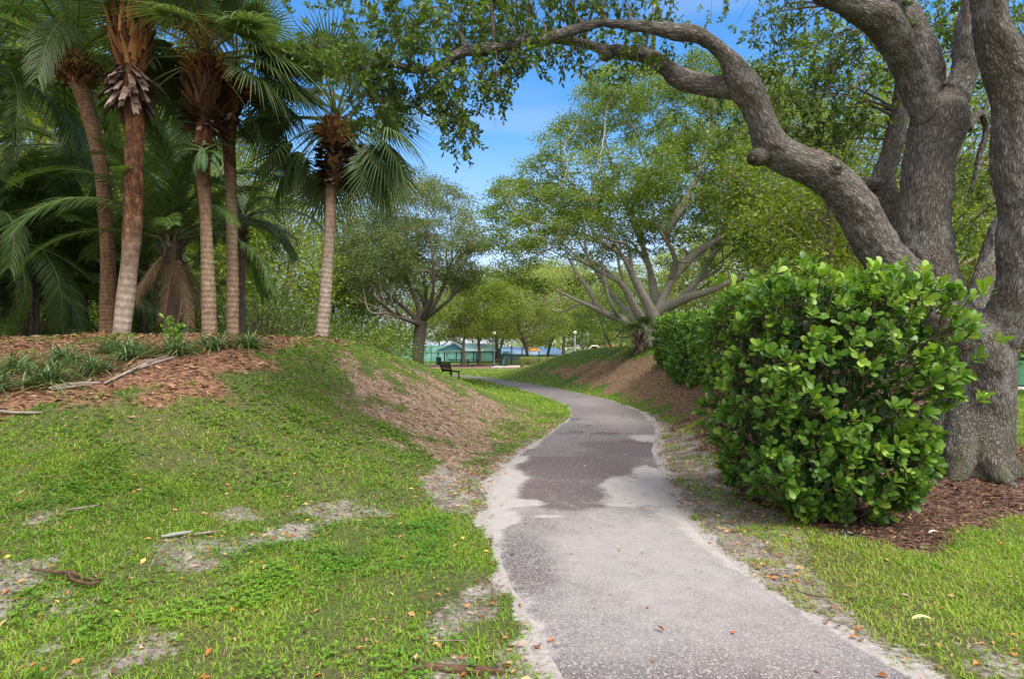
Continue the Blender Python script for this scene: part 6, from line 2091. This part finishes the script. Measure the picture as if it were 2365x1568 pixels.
# pull-up frame
fo_ = at_px(1181, 75)
fr = thing("exercise_frame", "dark blue pull-up bar frame with three posts beside the slatted bin", "exercise equipment", fo_)
xo = [(1156 - 1181) / F * 75, .05, (1206 - 1181) / F * 75]
for k, x in enumerate(xo):
    mb_ = MB(); mb_.tube([A(x, .25 * k, -.2), A(x, .25 * k, 2.35 + .05 * (2 - k))], .085, 8); mb_.tube([A(x, .25 * k, 2.35), A(x, .25 * k, 2.5)], [.07, .02], 8); part("post", mb_.mesh("frame_post", M_BLUEM), fr)
for k in range(2):
    mb_ = MB(); mb_.tube([A(xo[k], .25 * k, 2.22 - .06 * k), A(xo[k + 1], .25 * (k + 1), 2.16 - .06 * k)], .05, 6); part("bar", mb_.mesh("frame_bar", M_BLUEM), fr)
mb_ = MB(); mb_.tube([A(xo[0], 0, .62), A(xo[0] - .42, -.05, .75)], .03, 6); mb_.box(A(xo[0] - .48, -.05, .76), (.2, .2, .22), bev=.03); part("foot_rest", mb_.mesh("foot_rest", plain_mat("red_brown_rest", (.12, .035, .03), .5)), fr)

# grill / info stand behind the bin
go_ = at_px(1163, 79)
gs = thing("sign_stand", "teal topped stand on a dark pole rising behind the slatted bin", "sign", go_)
mb_ = MB(); mb_.tube([A(0, 0, -.1), A(0, 0, 1.75)], .05, 8); mb_.box(A(0, 0, 1.25), (.35, .08, .08), bev=.01); part("pole", mb_.mesh("stand_pole", M_BLUEM), gs)
mb_ = MB(); mb_.box(A(.42, 0, 1.62), (.85, .10, .34), bev=.03); part("panel", mb_.mesh("stand_panel", plain_mat("teal_panel", (.07, .30, .30), .5)), gs)

# globe street lamps
M_GLOBE = plain_mat("white_globe", (.78, .78, .76), .3)
M_POLEG = plain_mat("grey_pole", (.30, .32, .31), .5)
M_POLEB = plain_mat("slate_blue_pole", (.075, .10, .12), .5)
LG = "globe lamps along the park path"
def lamp(label, px, Y, top_py, pole, r0=.17):
    g = at_px(px, Y)
    h = CAMH - (top_py - HY) / F * Y - g[2]
    t = thing("street_lamp", label, "lamp", g, 0, LG)
    mb_ = MB(); mb_.tube([A(0, 0, -.1), A(0, 0, .35), A(0, 0, .4), A(0, 0, h - .35)], [.11, .11, .065, .05], 10); part("pole", mb_.mesh("lamp_pole", pole), t)
    mb_ = MB(); mb_.tube([A(0, 0, h - .42), A(0, 0, h - .34), A(0, 0, h - .28)], [.06, .12, .10], 12); part("collar", mb_.mesh("lamp_collar", pole), t)
    mb_ = MB(); tt_ = np.linspace(0, math.pi, 9); mb_.tube(np.c_[0 * tt_, 0 * tt_, h - .12 - np.cos(tt_) * r0 * 1.1], np.maximum(np.sin(tt_) * r0, .005), 16); part("globe", mb_.mesh("lamp_globe", M_GLOBE), t)
lamp("slate blue lamp post with white globe between the pavilion and the pull-up frame", 1141, 71, 767, M_POLEB, .22)
lamp("pale grey lamp post with white globe standing behind the clipped hedge", 1328, 74, 766, M_POLEG, .22)
lamp("grey lamp post with white globe right of the white and orange playhouse", 1396, 70, 753, M_POLEB, .22)

# wooden utility pole
ug = at_px(1092, 150)
mb_ = MB(); mb_.tube([A(0, 0, -.3), A(0, 0, 12)], [.17, .12], 10)
mb_.box(A(0, -.12, 11.2), (1.9, .09, .12), bev=.01)
up_ = mb_.obj("utility_pole", plain_mat("creosote_pole", (.16, .10, .085), .85)); up_.location = ug
tag(up_, "distant brown utility pole rising between the two trees by the pavilion", "pole")

# low clipped hedge
hg = P(1225, 835, 66); hg[2] = float(H(hg[0], hg[1]))
mbl, mbt = MB(), MB()
n = 9000
w_, dd_, hh_ = 6.2, 1.2, 1.05
q = rng.uniform(-1, 1, (n, 3)) * A(w_ / 2, dd_ / 2, hh_ / 2)
ax_ = rng.integers(0, 3, n)
sg = np.sign(rng.normal(size=n))
for i, hfd in enumerate((w_ / 2, dd_ / 2, hh_ / 2)):
    q[ax_ == i, i] = sg[ax_ == i] * hfd
q[:, 2] = np.abs(q[:, 2] + hh_ / 2) + .02
mbl.leaves(q + rng.normal(0, .05, q.shape), rand_unit(n) + A(0, 0, .3), rand_unit(n) + A(0, 0, .8), rng.uniform(.07, .13, n), .06, T_DIAM)
for k in range(40):
    x = (k / 39 - .5) * w_ * .95
    mbt.tube([A(x, 0, -.1), A(x + .05, rng.normal(0, .1), .5), A(x, rng.normal(0, .3), hh_ - .1)], [.025, .02, .008], 4)
lh = thing("hedge", "low clipped hedge of pale green leaves, far off where the right mound dips", "hedge", hg + A((1290 - 1225) / F * 66 / 2 + .6, 0, 0), -.15)
part("stem", mbt.mesh("low_hedge_stems", M_TWIG), lh); part("foliage", mbl.mesh("low_hedge_leaves", M_PALELEAF), lh)

# white and orange playhouse peeking over the right mound
hx = at_px(1372, 78)
ph = thing("playhouse", "small white framed playhouse with orange opening, peeking over the right mound", "playhouse", hx, -.1)
M_WHITE, M_ORANGE, M_TEAL = plain_mat("white_frame", (.72, .72, .74), .5), plain_mat("orange_panel", (.42, .10, .02), .5), plain_mat("teal_side", (.08, .28, .33), .5)
hz_ = CAMH - (799 - HY) / F * 78 - hx[2]
oc = [A(-.72, 0, .0), A(-.72, 0, hz_ - .75), A(-.42, 0, hz_ - .12), A(-.25, 0, hz_), A(.42, 0, hz_), A(.56, 0, hz_ - .15), A(.70, 0, hz_ - .7), A(.70, 0, 0)]
mb_ = MB(); mb_.tube(oc, .075, 8); part("frame", mb_.mesh("playhouse_frame", M_WHITE), ph)
mb_ = MB()
pv = np.array(oc); c_ = pv.mean(0)
k = len(pv)
v = np.vstack([pv + A(0, .08, 0), pv + A(0, .14, 0)])
mb_.add(v, [[i, (i + 1) % k, (i + 1) % k + k, i + k] for i in range(k)], [[0, i, i + 1] for i in range(1, k - 1)] + [[k, k + i + 1, k + i] for i in range(1, k - 1)])
part("panel", mb_.mesh("playhouse_panel", M_ORANGE), ph)
mb_ = MB(); mb_.box(A(1.15, .7, hz_ / 2 - .06), (.75, 1.4, hz_ - .1), bev=.08); part("side_wall", mb_.mesh("playhouse_side", M_TEAL), ph)

# orange play structure canopies, far
for px, top, Y, sc_, lab in ((1231, 799, 112, 1.0, "orange playground canopy glimpsed above the blue-roofed shelter"), (1405, 789, 104, .9, "orange and yellow play tower seen under the fig's low limbs")):
    g = at_px(px, Y)
    h = CAMH - (top - HY) / F * Y - g[2]
    t = thing("playground_tower", lab, "playground", g)
    for sx_ in (-1, 1):
        for sy_ in (-1, 1):
            mb_ = MB(); mb_.tube([A(sx_ * 1.1, sy_ * 1.1, -.1), A(sx_ * 1.1, sy_ * 1.1, h - .8)], .07, 8); part("post", mb_.mesh("tower_post", M_BLUEM), t)
    mb_ = MB()
    for k in range(4):
        a0, a1 = k * 1.571 + .785, k * 1.571 + 2.356
        slab(mb_, [A(math.cos(a0) * 2.1, math.sin(a0) * 2.1, h - .9), A(math.cos(a1) * 2.1, math.sin(a1) * 2.1, h - .9), A(0, 0, h)], .06)
    part("canopy", mb_.mesh("tower_canopy", plain_mat("orange_canopy", (.55, .22, .03), .5)), t)
    mb_ = MB(); mb_.box(A(0, 0, h * .42), (2.2, 2.2, .15), bev=.02); part("deck", mb_.mesh("tower_deck", M_TEAL), t)

# young fan palm at the fig's foot: a stub of tan boots and a few fronds
yo = at_px(1478, 25.5)
yp = thing("cabbage_palm", "squat young fan palm with a tan stub of split boots at the fig's foot", "palm tree", yo)
mb_ = MB(); mb_.tube([A(0, 0, -.2), A(0, 0, .15), A(.05, 0, .55)], [.2, .2, .18], 12, seg=4)
boots(mb_, A(0, 0, .1), A(0, 0, 1), .2, -.1, .45, 70, .5, .06, R(-60), R(60), 5)
part("trunk", mb_.mesh("stub_trunk", M_BOOTG), yp)
for k in range(12):
    frond(yp, FANS[k % 2], A(0, 0, .55), k * 2.4 + 2.4, R(70 - 5 * k), 0, .85)

# green service cabinet on the lawn at the right
M_CAB = plain_mat("cabinet_green", (.030, .135, .060), .55, 0, .12, .3, 2.)
cy = 27.5
cg = onG((2400 - CX) / F * cy, cy)
cab = thing("utility_cabinet", "long dark green metal cabinet on the lawn behind the oak's trunk", "cabinet", cg, -.12)
mb_ = MB(); mb_.box(A(0, 0, .72), (3.4, 1.4, 1.34), bev=.03); part("body", mb_.mesh("cabinet_body", M_CAB), cab)
mb_ = MB(); mb_.box(A(0, -.03, 1.44), (3.5, 1.5, .10), bev=.03); part("lid", mb_.mesh("cabinet_lid", plain_mat("cabinet_lid_green", (.05, .19, .11), .5)), cab)
for k in range(3):
    mb_ = MB(); mb_.box(A(-1.12 + 1.12 * k, -.71, .72), (1.02, .03, 1.08), bev=.012); d_ = part("door", mb_.mesh("cabinet_door", M_CAB), cab)
    mb_ = MB(); mb_.box(A(-1.12 + 1.12 * k + .38, -.74, .75), (.04, .04, .16), bev=.01); h_ = part("handle", mb_.mesh("cabinet_handle", M_BLACKM), d_)
mb_ = MB(); mb_.box(A(0, 0, .03), (3.7, 1.7, .16), bev=.02); part("plinth", mb_.mesh("cabinet_plinth", M_CONC), cab)

# far tree belt that closes the horizon: one mass
mbl, mbt = MB(), MB()
fr_ = np.random.default_rng(91)
cen = []
for k in range(150):
    a_ = R(fr_.uniform(-64, 64)); d_ = fr_.uniform(150, 210)
    if abs(a_) > R(36) and False: continue
    x, y = d_ * math.sin(a_), d_ * math.cos(a_)
    h = fr_.uniform(1.8, 3.4) if -10 < math.degrees(a_) < -1.5 else fr_.uniform(6, 12)
    c_ = dome_pts(46, h * .5, h * .75, h * .75, h * .5, -.9, .5, k) + A(x, y, 0)
    cen.append(c_)
    mbt.tube([A(x, y, -.2), A(x, y, h * .5)], [.3, .15], 5)
cen = np.vstack(cen)
leaf_cloud(mbl, cen, 14, 1.0, .75, .6, tone=fr_.random(len(cen)))
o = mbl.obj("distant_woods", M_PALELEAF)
kind(o, 'stuff', "hazy belt of distant trees closing the horizon"); o['category'] = "woods"
